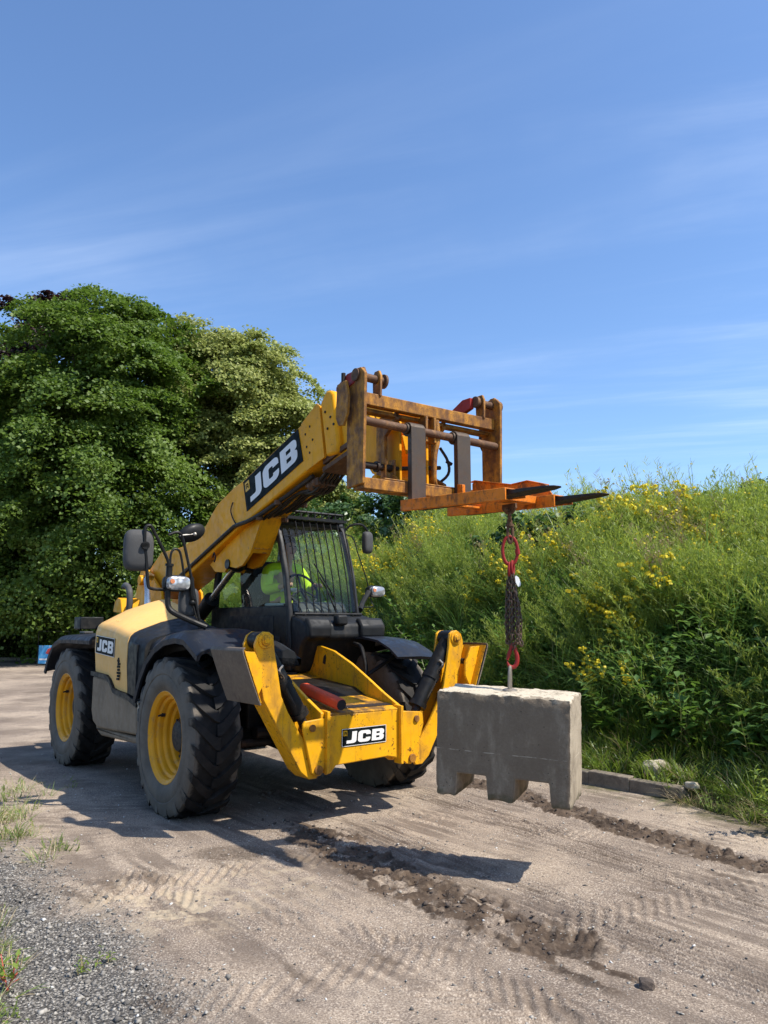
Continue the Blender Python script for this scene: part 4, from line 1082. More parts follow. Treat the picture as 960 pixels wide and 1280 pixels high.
m = MB(); m.prism([(2.60, 2.245), (2.60, 2.215), (2.635, 2.18), (2.685, 2.18), (2.72, 2.215), (2.72, 2.245)], 'y', .012, .028); m.cyl((2.66, -.02, 2.205), (2.66, .06, 2.205), .012, 10)
shift(m, LB0).build('hook_lug', 'rust', LB, bevel=.002)

# ================================================================== CHAIN SLING
CH0 = (2.66, .02, 2.2)
SL = thing_at('chain_sling', CH0, 'doubled-up rusty chain sling with red oval ring hanging from the lifting attachment', 'chain sling')
# facing the camera: sideways axis on the machine's grid
wv = Vector((1, 0, 0)); ca, sa = math.cos(-TH_YAW), math.sin(-TH_YAW)
side_v = Vector((ca, sa, 0)); deep_v = Vector((-sa, ca, 0)); up_v = Vector((0, 0, 1))
cc = Vector((2.66, .02, 0))
def C(s, d, z): return cc + side_v * s + deep_v * d + up_v * z
m = MB(); m.torus(C(0, 0, 2.165), deep_v, up_v, .022, .009, 16, 8, .034); m.cyl(C(0, 0, 2.14), C(0, 0, 2.09), .017, 12); m.cyl(C(0, 0, 2.115), C(0, 0, 2.100), .026, 12)
shift(m, CH0).build('shackle', 'rust', SL)
m = MB(); m.tube([C(.012, 0, 2.10), C(.016, 0, 2.06), C(.012, 0, 2.015), C(0, 0, 1.995), C(-.012, 0, 2.015), C(-.014, 0, 2.05), C(-.012, .0, 2.10)], .011, 8, smooth=4); shift(m, CH0).build('swivel_hook', 'rust', SL)
m = MB(); m.torus(C(-.002, 0, 1.945), side_v, up_v, .048, .0105, 28, 10, .092); shift(m, CH0).build('master_ring', 'red', SL)
m = MB(); m.box(0, .0001, 0, .0001, 0, .0001); m = MB(); m.cyl(C(.044, -.0005, 1.955), C(.047, -.0005, 1.92), .0155, 10); shift(m, CH0).build('ring_collar', 'red', SL)
for s, z, t in ((.012, 1.835, .25), (-.006, 1.825, -.2)):
    m = MB(); m.torus(C(s, .0, z), (side_v * .5 + deep_v).normalized(), up_v, .022, .009, 18, 8, .042); shift(m, CH0).build('connecting_ring', 'red', SL)
def strand(pts, name='chain'):
    pts = catmull([Vector(p) for p in pts], 30)
    d = [0.0]
    for a, b_ in zip(pts[:-1], pts[1:]): d.append(d[-1] + (b_ - a).length)
    pitch = .0265; m = MB(); k = 0; s = 0.0; r0 = random.Random(len(pts) + int(pts[0].x * 1000)); ph = r0.uniform(0, 3)
    while s < d[-1]:
        i = max(1, int(np.searchsorted(d, s))); i = min(i, len(pts) - 1); p = pts[i]; t = (pts[i] - pts[i - 1]).normalized()
        o = t.orthogonal().normalized(); o = (Matrix.Rotation(ph + (math.pi / 2) * (k % 2) + r0.uniform(-.3, .3), 3, t) @ o)
        m.torus(p, o, t, .0115, .0048, 10, 5, .0185); s += pitch; k += 1
    return shift(m, CH0).build(name, 'chain', SL)
for s0, d0, s1, d1, zz in ((-.022, .01, -.030, .012, 1.345), (-.008, -.018, -.008, -.022, 1.36), (.008, .02, .012, .022, 1.34), (.020, -.008, .034, -.012, 1.355), (.028, .016, .052, .014, 1.372), (-.014, .028, -.018, .03, 1.35), (.018, -.024, .028, -.03, 1.365)):
    strand([C(s0 * .35, d0 * .4, 1.80), C(s0, d0, 1.70), C(s1 * 1.05, d1, 1.52), C(s1, d1, zz + .02)])
strand([C(.012, -.02, 1.36), C(.0, -.01, 1.33), C(-.012, .0, 1.345)])
strand([C(.05, .01, 1.39), C(.056, .0, 1.35), C(.045, -.01, 1.37)])
m = MB(); m.prism([(0, 0), (.018, -.012), (.032, -.05), (.026, -.068), (.012, -.070), (-.002, -.045), (-.006, -.01)], 'y', 0, .002)
m.v = [tuple(C(.026 + p[0], -.034 + p[1] + p[0] * .3, 1.785 + p[2])) for p in m.v]; shift(m, CH0).build('identity_tag', 'white_tag', SL)
m = MB()
m.tube([C(.0, 0, 1.355), C(.012, 0, 1.34), C(.02, 0, 1.31), C(.028, 0, 1.275), C(.022, 0, 1.235), C(.0, 0, 1.215), C(-.026, 0, 1.225), C(-.036, 0, 1.25)], [.008, .011, .012, .0135, .014, .013, .010, .004], 10, smooth=5)
m.tube([C(-.004, 0, 1.35), C(-.022, 0, 1.30), C(-.036, 0, 1.258)], [.010, .012, .008], 8)
m.ball(C(0, 0, 1.345), .02, .016, .022)
shift(m, CH0).build('safety_hook', 'red', SL)

# ================================================================== CONCRETE BLOCK
MT['eye_steel'] = paint('dull_eye_steel', (.26, .225, .18), .5, dirt=(.2, .11, .06), dirt_amt=.6, scale=20, metal=.4)
BL_, BT_, BH_ = .812, .405, .624
def block():
    """chunky cast block, two openings under it, worn and chipped along the edges"""
    xs = [0, .155, .395, .585, .855, 1.0]; nh = .140
    cell = .02
    prof = [(-BL_ / 2, -BH_ / 2), (-BL_ / 2 + .155 * BL_, -BH_ / 2), (-BL_ / 2 + .165 * BL_, -BH_ / 2 + nh), (-BL_ / 2 + .385 * BL_, -BH_ / 2 + nh), (-BL_ / 2 + .40 * BL_, -BH_ / 2),
            (-BL_ / 2 + .59 * BL_, -BH_ / 2), (-BL_ / 2 + .605 * BL_, -BH_ / 2 + nh), (-BL_ / 2 + .845 * BL_, -BH_ / 2 + nh), (-BL_ / 2 + .862 * BL_, -BH_ / 2), (BL_ / 2, -BH_ / 2), (BL_ / 2, BH_ / 2), (-BL_ / 2, BH_ / 2)]
    bm = bmesh.new()
    a = [bm.verts.new((x, -BT_ / 2, z)) for x, z in prof]; c = [bm.verts.new((x, BT_ / 2, z)) for x, z in prof]
    bm.faces.new(a); bm.faces.new(list(reversed(c)))
    for i in range(len(prof)):
        j = (i + 1) % len(prof); bm.faces.new((a[i], c[i], c[j], a[j]))
    bmesh.ops.recalc_face_normals(bm, faces=bm.faces[:])
    sharp = [e for e in bm.edges]
    bmesh.ops.bevel(bm, geom=sharp, offset=.012, segments=2, affect='EDGES', profile=.6)
    # cut to a fine grid by bisecting
    for ax, ext in ((0, BL_), (1, BT_), (2, BH_)):
        n = int(ext / .022)
        for k in range(1, n):
            co = [0, 0, 0]; no = [0, 0, 0]; co[ax] = -ext / 2 + ext * k / n + .0007; no[ax] = 1
            bmesh.ops.bisect_plane(bm, geom=bm.verts[:] + bm.edges[:] + bm.faces[:], plane_co=co, plane_no=no)
    bmesh.ops.triangulate(bm, faces=[f for f in bm.faces if len(f.verts) > 4])
    r = random.Random(5); chip = []
    me = bpy.data.meshes.new('concrete_block'); 
    from mathutils import noise as mn
    bm.verts.ensure_lookup_table(); bm.normal_update()
    for v in bm.verts:
        p = v.co.copy()
        dx_, dy_, dz_ = BL_ / 2 - abs(p.x), BT_ / 2 - abs(p.y), min(BH_ / 2 - p.z, (BH_ / 2 + p.z) * 1.2)
        near = sorted([dx_, dy_, dz_])
        e = max(0.0, 1 - (near[0] + near[1]) / .05)           # 1 at an outer edge
        top = 1.0 if dz_ < .07 else .35
        q = mn.noise(p * 21) + .5 * mn.noise(p * 47)
        ch = e * top * max(0, q + .45)
        v.co += v.normal * (mn.noise(p * 9) * .0014 + mn.noise(p * 40) * .0014 - ch * (.020 if p.z > 0 else .011))
        chip.append(min(1, ch * 1.6 + (.75 if (dz_ < .045 and dz_ > .004 and dy_ < .006 and q > -.15 - .6 * (.045 - dz_) / .045) else 0)))
    bm.to_mesh(me); bm.free()
    at = me.attributes.new('chip', 'FLOAT', 'POINT'); at.data.foreach_set('value', chip)
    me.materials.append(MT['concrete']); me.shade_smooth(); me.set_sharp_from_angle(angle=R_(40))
    o = bpy.data.objects.new('concrete_block', me); COL.objects.link(o)
    return o
BK = block()
BK.location = (.771, 4.966, .763)
BK.rotation_mode = 'XYZ'
bl_rot = Matrix.Rotation(-.40, 4, 'Z') @ Matrix.Rotation(.039, 4, 'Y') @ Matrix.Rotation(.038, 4, 'X')
BK.rotation_euler = bl_rot.to_euler('XYZ')
tag(BK, 'grey cast concrete test block with two fork openings hanging from the chain sling', 'concrete block')
m = MB(); m.tube([(0, -.020, BH_ / 2 - .03), (0, -.016, BH_ / 2 + .10), (0, 0, BH_ / 2 + .145), (0, .016, BH_ / 2 + .10), (0, .020, BH_ / 2 - .03)], .0095, 8, smooth=4); m.lathe([(.05, -.004), (.045, .006), (.03, .012), (.0, .014)], (0, 0, BH_ / 2), 'z', 14)
m.build('lifting_eye', 'eye_steel', BK)

# ================================================================== DRIVER
def skin_obj(name, nodes, edges, mat, parent=None, sub=2, root=0):
    me = bpy.data.meshes.new(name); me.from_pydata([n[0] for n in nodes], edges, [])
    o = bpy.data.objects.new(name, me); COL.objects.link(o)
    md = o.modifiers.new('skin', 'SKIN'); md.use_smooth_shade = True; md.branch_smoothing = .4
    sv = me.skin_vertices[0].data
    for i, n in enumerate(nodes):
        r = n[1]; sv[i].radius = r if isinstance(r, tuple) else (r, r)
    sv[root].use_root = True
    sb = o.modifiers.new('sub', 'SUBSURF'); sb.levels = sub; sb.render_levels = sub
    me.materials.append(MT[mat] if isinstance(mat, str) else mat)
    if parent: o.parent = parent
    return o
MT['skin'] = paint('skin', (0.50, 0.29, 0.20), 0.5, dirt=(0.45, 0.2, 0.14), dirt_amt=0.3, var=0.05, scale=10, bmp=0.05)
MT['hivis'] = paint('hi_vis_jacket', (0.55, 0.78, 0.02), 0.7, dirt=(0.35, 0.5, 0.03), dirt_amt=0.3, var=0.08, scale=5, bmp=0.3)
MT['reflective'] = paint('reflective_tape', (0.6, 0.6, 0.58), 0.35, scale=8)
MT['trousers'] = paint('work_trousers', (0.025, 0.03, 0.045), 0.85, scale=6, bmp=0.3)
MT['hair'] = paint('brown_hair', (0.06, 0.035, 0.02), 0.7, scale=20, bmp=0.4)
PX, PY = -1.24, .56
body = [((PX, PY, 1.56), .12), ((PX + .0, PY, 1.75), (.13, .11)), ((PX + .03, PY, 1.96), (.15, .11)), ((PX + .07, PY, 2.09), (.085, .075)), ((PX + .105, PY, 2.155), .052),
        ((PX + .15, PY, 2.215), (.066, .082)), ((PX + .155, PY, 2.30), (.075, .09)), ((PX + .145, PY, 2.36), (.055, .068))]
bedges = [(0, 1), (1, 2), (2, 3), (3, 4), (4, 5), (5, 6), (6, 7)]
hands = []
for s in (-1, 1):
    i = len(body)
    body += [((PX + .04, PY + s * .19, 2.05), .062), ((PX + .16, PY + s * .265, 1.82), .046), ((PX + .28, PY + s * .215, 1.85), .036), ((PX + .36, PY + s * .185, 1.86), .027), ((PX + .42, PY + s * .18, 1.872), (.032, .020))]
    bedges += [(3, i), (i, i + 1), (i + 1, i + 2), (i + 2, i + 3), (i + 3, i + 4)]
    # four fingers closing over the wheel rim, thumb on its inner side
    for k, (dy_, ln) in enumerate(((-.026, .036), (-.009, .042), (.009, .040), (.025, .030))):
        j = len(body)
        body += [((PX + .452, PY + s * (.18 + dy_ * .9), 1.882), .0095), ((PX + .452 + ln * .7, PY + s * (.18 + dy_), 1.892), .009), ((PX + .46 + ln * .9, PY + s * (.18 + dy_), 1.868), .008), ((PX + .452 + ln * .55, PY + s * (.18 + dy_), 1.852), .007)]
        bedges += [(i + 4, j), (j, j + 1), (j + 1, j + 2), (j + 2, j + 3)]
    j = len(body)
    body += [((PX + .41, PY + s * .148, 1.882), .011), ((PX + .445, PY + s * .135, 1.892), .0095), ((PX + .472, PY + s * .14, 1.888), .008)]
    bedges += [(i + 4, j), (j, j + 1), (j + 1, j + 2)]
    i = len(body)
    body += [((PX + .05, PY + s * .10, 1.56), .092), ((PX + .46, PY + s * .13, 1.60), .066), ((PX + .60, PY + s * .12, 1.20), .046), ((PX + .72, PY + s * .13, 1.11), .038)]
    bedges += [(0, i), (i, i + 1), (i + 1, i + 2), (i + 2, i + 3)]
PE = skin_obj('person', body, bedges, 'skin')
PE.location = TH_LOC; PE.rotation_euler = (0, 0, TH_YAW)
tag(PE, 'person in a yellow hi-vis jacket sitting at the steering wheel inside the cab', 'person')
jn = [((PX, PY, 1.60), (.145, .125)), ((PX, PY, 1.76), (.15, .13)), ((PX + .03, PY, 1.97), (.17, .13)), ((PX + .07, PY, 2.08), (.10, .09)), ((PX + .085, PY, 2.125), .07)]
je = [(0, 1), (1, 2), (2, 3), (3, 4)]
for s in (-1, 1):
    i = len(jn)
    jn += [((PX + .04, PY + s * .19, 2.05), .08), ((PX + .16, PY + s * .268, 1.82), .064), ((PX + .27, PY + s * .218, 1.85), .053), ((PX + .335, PY + s * .19, 1.853), .045)]
    je += [(3, i), (i, i + 1), (i + 1, i + 2), (i + 2, i + 3)]
JK = skin_obj('jacket', jn, je, 'hivis', PE)
m = MB()
for z in (1.68, 1.84): m.torus((PX + .01, PY, z), (1, 0, 0), (0, 1, 0), .135, .022, 24, 6, .165)
m.build('reflective_band', 'reflective', JK)
tn = [((PX, PY, 1.55), (.14, .13))]; te = []
for s in (-1, 1):
    i = len(tn); tn += [((PX + .05, PY + s * .10, 1.56), .105), ((PX + .46, PY + s * .13, 1.60), .08), ((PX + .60, PY + s * .12, 1.20), .062)]
    te += [(0, i), (i, i + 1), (i + 1, i + 2)]
skin_obj('trousers', tn, te, 'trousers', PE)
m = MB(); hc = (PX + .135, PY, 2.325)
m.loft([[(hc[0] + math.cos(t) * .092 * k + o, hc[1] + math.sin(t) * .078 * k, hc[2] + z) for t in [2 * math.pi * i / 18 for i in range(18)]] for k, z, o in ((.86, -.06, -.028), (1.0, -.02, -.018), (1.02, .02, -.008), (.86, .06, -.004), (.5, .083, -.004), (.1, .09, -.004))])
m.build('hair', 'hair', PE)
m = MB(); m.tube([(PX + .228, PY, 2.285), (PX + .248, PY, 2.255), (PX + .232, PY, 2.245)], [.009, .014, .010], 8)
for s in (-1, 1):
    m.ball((PX + .15, PY + s * .083, 2.27), .016, .008, .028)
m.build('nose_and_ears', 'skin', PE)
m = MB()
for s in (-1, 1): m.ball((PX + .226, PY + s * .032, 2.292), .006, .012, .007)
m.build('eyes', 'decal_black', PE)
m = MB(); m.tube([(PX + .217, PY - .025, 2.222), (PX + .228, PY, 2.220), (PX + .217, PY + .025, 2.222)], .006, 6); m.build('mouth', 'red', PE)
# ================================================================== NUMERIC NOISE
def _hash(ix, iy, seed):
    h = (ix.astype(np.int64) * 374761393 + iy.astype(np.int64) * 668265263 + seed * 974634777) & 0x7fffffff
    h = (h ^ (h >> 13)) * 1274126177 & 0x7fffffff
    return ((h ^ (h >> 16)) & 0xffff) / 65535.0
def vnoise(x, y, seed=0):
    x = np.asarray(x, float); y = np.asarray(y, float)
    ix = np.floor(x); iy = np.floor(y); fx = x - ix; fy = y - iy
    fx = fx * fx * (3 - 2 * fx); fy = fy * fy * (3 - 2 * fy)
    a = _hash(ix, iy, seed); b_ = _hash(ix + 1, iy, seed); c = _hash(ix, iy + 1, seed); d = _hash(ix + 1, iy + 1, seed)
    return (a * (1 - fx) + b_ * fx) * (1 - fy) + (c * (1 - fx) + d * fx) * fy
def fbm(x, y, oct=4, seed=0, gain=.5):
    s = 0; a = 1; t = 0
    for k in range(oct):
        s = s + a * vnoise(x * 2 ** k, y * 2 ** k, seed + k * 17); t += a; a *= gain
    return s / t
def sstep(v, lo, hi):
    t = np.clip((v - lo) / (hi - lo), 0, 1); return t * t * (3 - 2 * t)
def polydist(x, y, poly):
    """distance to a polyline, signed (positive on its right when walking along it), and arc length there"""
    best = np.full(np.shape(x), 1e9); sg = np.ones(np.shape(x)); al = np.zeros(np.shape(x)); run = 0
    for (ax, ay), (bx, by) in zip(poly[:-1], poly[1:]):
        L = math.hypot(bx - ax, by - ay); ux, uy = (bx - ax) / L, (by - ay) / L
        t = np.clip((x - ax) * ux + (y - ay) * uy, 0, L)
        qx, qy = x - ax - ux * t, y - ay - uy * t
        d = np.hypot(qx, qy); m = d < best
        best = np.where(m, d, best); sg = np.where(m, np.sign(ux * -(y - ay) + uy * (x - ax)), sg); al = np.where(m, run + t, al); run += L
    return best, best * sg, al

# ================================================================== GROUND
TRACK_A = [(-1.3, 7.0), (-.75, 6.2), (-.45, 5.72), (-.2, 5.30), (.10, 4.82), (.36, 4.48), (.60, 4.15), (.82, 3.88), (1.0, 3.62)]
TRACK_B = [(.2, 8.6), (.75, 7.75), (1.14, 7.22), (1.43, 6.62), (1.70, 6.08), (1.93, 5.62), (2.17, 5.28), (2.42, 4.98), (2.8, 4.6)]
TRACK_C = [(-.9, 7.2), (-.2, 6.1), (.45, 5.05), (.95, 4.35), (1.55, 3.55), (2.0, 2.9)]
TRACK_D = [(-2.6, 3.9), (-1.7, 4.6), (-.9, 5.15), (-.3, 5.4)]
TRACK_E = [(-1.5, 2.9), (-.6, 3.5), (.4, 4.0), (1.6, 4.6), (2.6, 5.2)]
TRACK_F = [(.3, 7.2), (1.2, 5.7), (2.2, 4.0), (2.9, 2.8)]
TRACK_G = [(.2, 6.4), (1.2, 5.9), (2.2, 5.9), (3.2, 5.6)]
TRACK_H = [(-1.9, 5.0), (-1.0, 4.4), (-.1, 3.9), (.6, 3.2)]
GRAVEL = [(-4.5, 8.0), (-3.3, 6.4), (-2.60, 5.55), (-2.03, 4.99), (-1.54, 4.45), (-1.10, 3.92), (-.72, 3.40), (-.45, 3.0), (.1, 2.2)]
EDGE = [(-12.5, 33.5), (-9.0, 27.5), (-5.2, 20.5), (-2.2, 15.2), (-.4, 12.0), (.55, 10.2), (1.25, 8.65), (1.88, 7.56), (2.14, 7.27), (2.50, 6.87), (2.66, 6.45), (2.84, 6.0), (3.10, 5.3), (3.45, 4.3), (3.8, 3.0), (4.2, 1.0), (4.5, -3), (4.6, -12)][::-1]      # walked away from the camera, the bank lies on the right
def ground_fields(x, y):
    da, sa_, la = polydist(x, y, TRACK_A); db, sb_, lb = polydist(x, y, TRACK_B)
    wob = (fbm(x * 5, y * 5, 5, 5, .65) - .5) * .30
    pt_ = sstep(fbm(x * 3.6, y * 3.6, 4, 61, .6), .30, .50)
    ma = pt_ * (1 - sstep(da + wob, .13, .30)) * sstep(la, .7, 1.6) * (1 - sstep(la, 3.7, 4.2) * .9)
    mb = (1 - sstep(db + wob, .10, .20)) * sstep(lb, .8, 1.2)
    return da, sa_, la, db, sb_, lb, ma, mb
def ground_z(x, y):
    da, sa_, la, db, sb_, lb, ma, mb = ground_fields(x, y)
    z = (fbm(x * .35, y * .35, 3, 1) - .5) * .06
    near = np.clip(1 - np.hypot(x, y - 5) / 14, 0, 1)
    z = z + (fbm(x * 2.1, y * 2.1, 4, 9) - .5) * .022
    lump = fbm(x * 9, y * 9, 5, 21, .62); lump2 = 1 - np.abs(2 * fbm(x * 17 + .3 * lump, y * 17, 4, 33, .6) - 1) * 2.2
    # churned tread marks: diagonal blocks with sharp gaps
    def tread(s, l, per):
        return sstep(np.abs(((l + np.abs(s) * .55 + (fbm(x * 6, y * 6, 3, 44) - .5) * .07) / per) % 1 - .5), .15, .21)
    for mk, s, l, per, amp in ((ma, sa_, la, .125, .032), (mb, sb_, lb, .115, .038)):
        z = z + mk * ((lump - .45) * amp * 1.0 + np.clip(lump2, -.4, 1) * amp * .30 - .014) + mk * (tread(s, l, per) - .5) * amp * .62 * sstep(lump, .22, .5)
        edge = np.exp(-((np.abs(s) - .19) / .06) ** 2) * sstep(l, .9, 1.5)
        z = z + edge * ((lump - .3) * .5 + np.clip(lump2, 0, 1) * .3) * amp * .7
    # wheel-dragged streaks over the whole yard, running the way the machines pass
    u_, w_ = x * .62 - y * .785, x * .785 + y * .62
    st_ = sstep(fbm(x * .9, y * .9, 3, 81), .35, .62) * np.clip(1.6 - np.hypot(x, y - 4.5) / 5, 0, 1)
    z = z + st_ * (fbm(u_ * 1.6, w_ * 21, 3, 83, .6) - .5) * .028
    # shallow prints of other passes
    for tr, w, amp, per, ang in ((TRACK_C, .20, .017, .050, .0), (TRACK_D, .24, .015, .080, .8), (TRACK_E, .24, .008, .085, .9), (TRACK_F, .20, .015, .046, .0), (TRACK_G, .22, .009, .085, .8), (TRACK_H, .22, .013, .075, .9)):
        d, s, l = polydist(x, y, tr)
        k = (1 - sstep(d, w * .8, w * 1.15)) * (.15 + .85 * sstep(fbm(x * 1.6, y * 1.6, 3, 70 + int(per * 1000)), .30, .52))
        if ang == 0: z = z + k * amp * np.sin(s / per * 2 * np.pi) * .6
        else: z = z + k * amp * np.sign(np.sin((l + np.abs(s) * ang) / per * 2 * np.pi)) * .5
    return z
def grid_axis(dense0, dense1, step, lo, hi, grow=1.14, cap=60):
    a = list(np.arange(dense0, dense1 + 1e-9, step)); s = step; p = a[-1]; up = []
    while p < hi: s = min(s * grow, cap); p += s; up.append(min(p, hi))
    s = step; p = a[0]; dn = []
    while p > lo: s = min(s * grow, cap); p -= s; dn.append(max(p, lo))
    return np.array(dn[::-1] + a + up)
gx_ = grid_axis(-1.5, 2.8, .0105, -900, 900); gy_ = grid_axis(3.0, 7.3, .0115, -60, 1500)
GX, GY = np.meshgrid(gx_, gy_)
fx_, fy_ = GX.ravel(), GY.ravel()
gz = ground_z(fx_, fy_)
fade = np.clip(1 - (np.hypot(fx_, fy_ - 5) - 14) / 10, 0, 1)
gz = gz * fade
# sit flat under the tyres
for p in ((0, -.985), (0, .985), (-2.837, -.985), (-2.837, .985)):
    w = m2w((p[0], p[1], 0)); dd = np.hypot(fx_ - w.x, fy_ - w.y); gz = np.where(dd < .6, gz * sstep(dd, .25, .6) * 1.0 + (-.002) * (1 - sstep(dd, .25, .6)), gz)
_, sedge, _ = polydist(fx_, fy_, EDGE)
gz = gz - sstep(sedge, .15, 1.0) * .3                      # slips under the bank
nx, ny = len(gx_), len(gy_)
ii = (np.arange(ny - 1)[:, None] * nx + np.arange(nx - 1)[None, :]).ravel()
quads = np.stack([ii, ii + 1, ii + nx + 1, ii + nx], 1)
da, sa_, la, db, sb_, lb, ma, mb = ground_fields(fx_, fy_)
u0_, w0_ = fx_ * .62 - fy_ * .785, fx_ * .785 + fy_ * .62
mud = np.clip(np.maximum(ma * sstep(fbm(fx_ * 7, fy_ * 7, 3, 3), .25, .5), mb), 0, 1)
smear = fbm(u0_ * 2.2, w0_ * 13, 4, 131, .6)
halo = np.maximum(np.exp(-(da / .34) ** 2) * sstep(la, .4, 1.4), np.exp(-(db / .26) ** 2) * sstep(lb, .6, 1.2))
for tr_, w_t in ((TRACK_C, .20), (TRACK_F, .20), (TRACK_E, .22), (TRACK_D, .24)):
    halo = np.maximum(halo, .62 * np.exp(-(polydist(fx_, fy_, tr_)[0] / w_t) ** 4))
mud = np.maximum(mud, .85 * halo * sstep(smear, .42, .66))
wd = np.minimum(np.hypot(fx_ + .95, fy_ - 5.25), 9); mud = np.maximum(mud, (1 - sstep(np.hypot((fx_ + 1.0) / 1.5, fy_ - 5.35), .12, .30)) * .55)   # damp spot under the front wheel
dg, sg_, _ = polydist(fx_, fy_, GRAVEL)
gravel = sstep(sg_ + (fbm(fx_ * 3, fy_ * 3, 3, 12) - .5) * .5, -.18, .30)
dust = np.exp(-((fx_ + 1.15) / .42) ** 2 - ((fy_ - 4.42) / .38) ** 2) + .6 * np.exp(-((fx_ + .65) / .5) ** 2 - ((fy_ - 4.9) / .35) ** 2)
u_, w_ = fx_ * .62 - fy_ * .785, fx_ * .785 + fy_ * .62
streak = sstep(fbm(u_ * 1.6, w_ * 21, 3, 83, .6), .40, .62)
moss = sstep(sedge, -.45, -.02) * (fy_ < 9)

def ground_mat():
    m, nt, b = new_mat('yard_surface')
    big = noise(nt, .55, 5, .6); mid = noise(nt, 4.0, 6, .65, dist=.4); fine = noise(nt, 46, 5, .7); grit = noise(nt, 105, 4, .75)
    v = N(nt, 'ShaderNodeTexVoronoi'); v.inputs['Scale'].default_value = 75; nt.links.new(nt.nodes['tc'].outputs['Object'], v.inputs['Vector'])
    dry = mixc(nt, ramp(nt, big, .35, .65), (.208, .160, .122), (.385, .305, .228))
    dry = mixc(nt, ramp(nt, mid, .45, .70, 0, .8), dry, (.175, .138, .112))
    dry = mixc(nt, ramp(nt, grit, .50, .66, 0, .85), dry, (.62, .52, .41))
    dry = mixc(nt, ramp(nt, grit, .36, .48, .8, 0), dry, (.11, .085, .068))
    dry = mixc(nt, ramp(nt, fine, .26, .44, .55, 0), dry, (.105, .080, .066))
    dry = mixc(nt, mathn(nt, 'MULTIPLY', mathn(nt, 'SUBTRACT', 1.0, attr(nt, 'streak')), mathn(nt, 'MULTIPLY', ramp(nt, noise(nt, 1.3, 4), .36, .62), .75)), dry, (.135, .103, .080))
    dm = mathn(nt, 'MULTIPLY', attr(nt, 'dust'), ramp(nt, noise(nt, 6.5, 5, .6, dist=.8), .46, .62))
    dry = mixc(nt, dm, dry, (.43, .345, .24))
    gv = mixc(nt, ramp(nt, v.outputs['Color'], .2, .8), (.115, .105, .092), (.36, .33, .285))
    gv = mixc(nt, ramp(nt, v.outputs['Distance'], .35, .6, 0, .7), gv, (.04, .037, .035))
    c = mixc(nt, attr(nt, 'gravel'), dry, gv)
    md = mixc(nt, ramp(nt, mid, .35, .65), (.046, .032, .023), (.115, .082, .058))
    md = mixc(nt, ramp(nt, noise(nt, 13, 5, .65), .52, .68, 0, .6), md, (.205, .157, .115))
    md = mixc(nt, ramp(nt, fine, .5, .75, 0, .5), md, (.20, .155, .12))
    mk = mathn(nt, 'ADD', attr(nt, 'mud'), mathn(nt, 'MULTIPLY', mathn(nt, 'SUBTRACT', fine, .5), .6))
    c = mixc(nt, ramp(nt, mk, .30, .75), c, md)
    ms = mathn(nt, 'MULTIPLY', attr(nt, 'moss'), ramp(nt, mid, .4, .65))
    c = mixc(nt, ms, c, (.105, .095, .045))
    nt.links.new(c, b.inputs['Base Color'])
    b.inputs['Roughness'].default_value = .95
    b.inputs['Specular IOR Level'].default_value = .15
    h = mathn(nt, 'ADD', mathn(nt, 'MULTIPLY', fine, .6), mathn(nt, 'MULTIPLY', grit, .4))
    h = mathn(nt, 'ADD', h, mathn(nt, 'MULTIPLY', mathn(nt, 'MULTIPLY', v.outputs['Distance'], -1.2), attr(nt, 'gravel')))
    bump(nt, b, h, .9, .012)
    return m
MT['yard'] = ground_mat()
G = np_mesh('yard_ground', np.stack([fx_, fy_, gz], 1), quads=quads, mats=['yard'], attrs={'streak': streak, 'mud': mud, 'gravel': gravel, 'dust': dust, 'moss': moss}, smooth=True)
tag(G, 'dusty compacted yard surface with muddy tyre ruts', 'ground', kind='structure')

# ---- bank
def bank_h(s, x, y):
    k = .55 * sstep(s, .0, 2.3) + .45 * sstep(s, .9, 4.6)
    return k * (2.15 + .95 * sstep(y, 7, 18)) + (fbm(x * .4, y * .4, 3, 51) - .5) * .9 * sstep(s, .8, 3) + (fbm(x * 1.6, y * 1.6, 3, 53) - .5) * .25 * sstep(s, .2, 1)
L_al = np.concatenate([[0], np.cumsum([math.hypot(b_[0] - a[0], b_[1] - a[1]) for a, b_ in zip(EDGE[:-1], EDGE[1:])])])
EX, EY = np.array([p[0] for p in EDGE]), np.array([p[1] for p in EDGE])
def edge_pt(t):
    return np.interp(t, L_al, EX), np.interp(t, L_al, EY)
def edge_n(t):
    x0, y0_ = edge_pt(t - .8); x1, y1_ = edge_pt(t + .8); dx_, dy_ = x1 - x0, y1_ - y0_; L = np.hypot(dx_, dy_); return dy_ / L * 1.0, -dx_ / L * 1.0
tt = np.arange(0, L_al[-1], .3); ss = np.concatenate([np.arange(-.05, 2, .1), np.arange(2, 9, .3), [10, 12, 16, 22, 32, 50, 90]])
TT, SS = np.meshgrid(tt, ss); TT, SS = TT.ravel(), SS.ravel()
ex, ey = edge_pt(TT); enx, eny = edge_n(TT)
bx_, by_ = ex + enx * SS, ey + eny * SS
bz_ = np.where(SS < 0, -.03, bank_h(np.maximum(SS, 0), bx_, by_) + .02)
nt_ = len(tt); kk = (np.arange(len(ss) - 1)[:, None] * nt_ + np.arange(nt_ - 1)[None, :]).ravel()
bq = np.stack([kk, kk + nt_, kk + nt_ + 1, kk + 1], 1)
def soil_mat():
    m, nt, b = new_mat('bank_soil')
    f = noise(nt, 6, 6, .65)
    nt.links.new(mixc(nt, ramp(nt, f, .35, .65), (.030, .040, .014), (.060, .070, .022)), b.inputs['Base Color'])
    b.inputs['Roughness'].default_value = 1.0; b.inputs['Specular IOR Level'].default_value = .1
    bump(nt, b, f, 1.0, .05)
    return m
MT['soil'] = soil_mat()
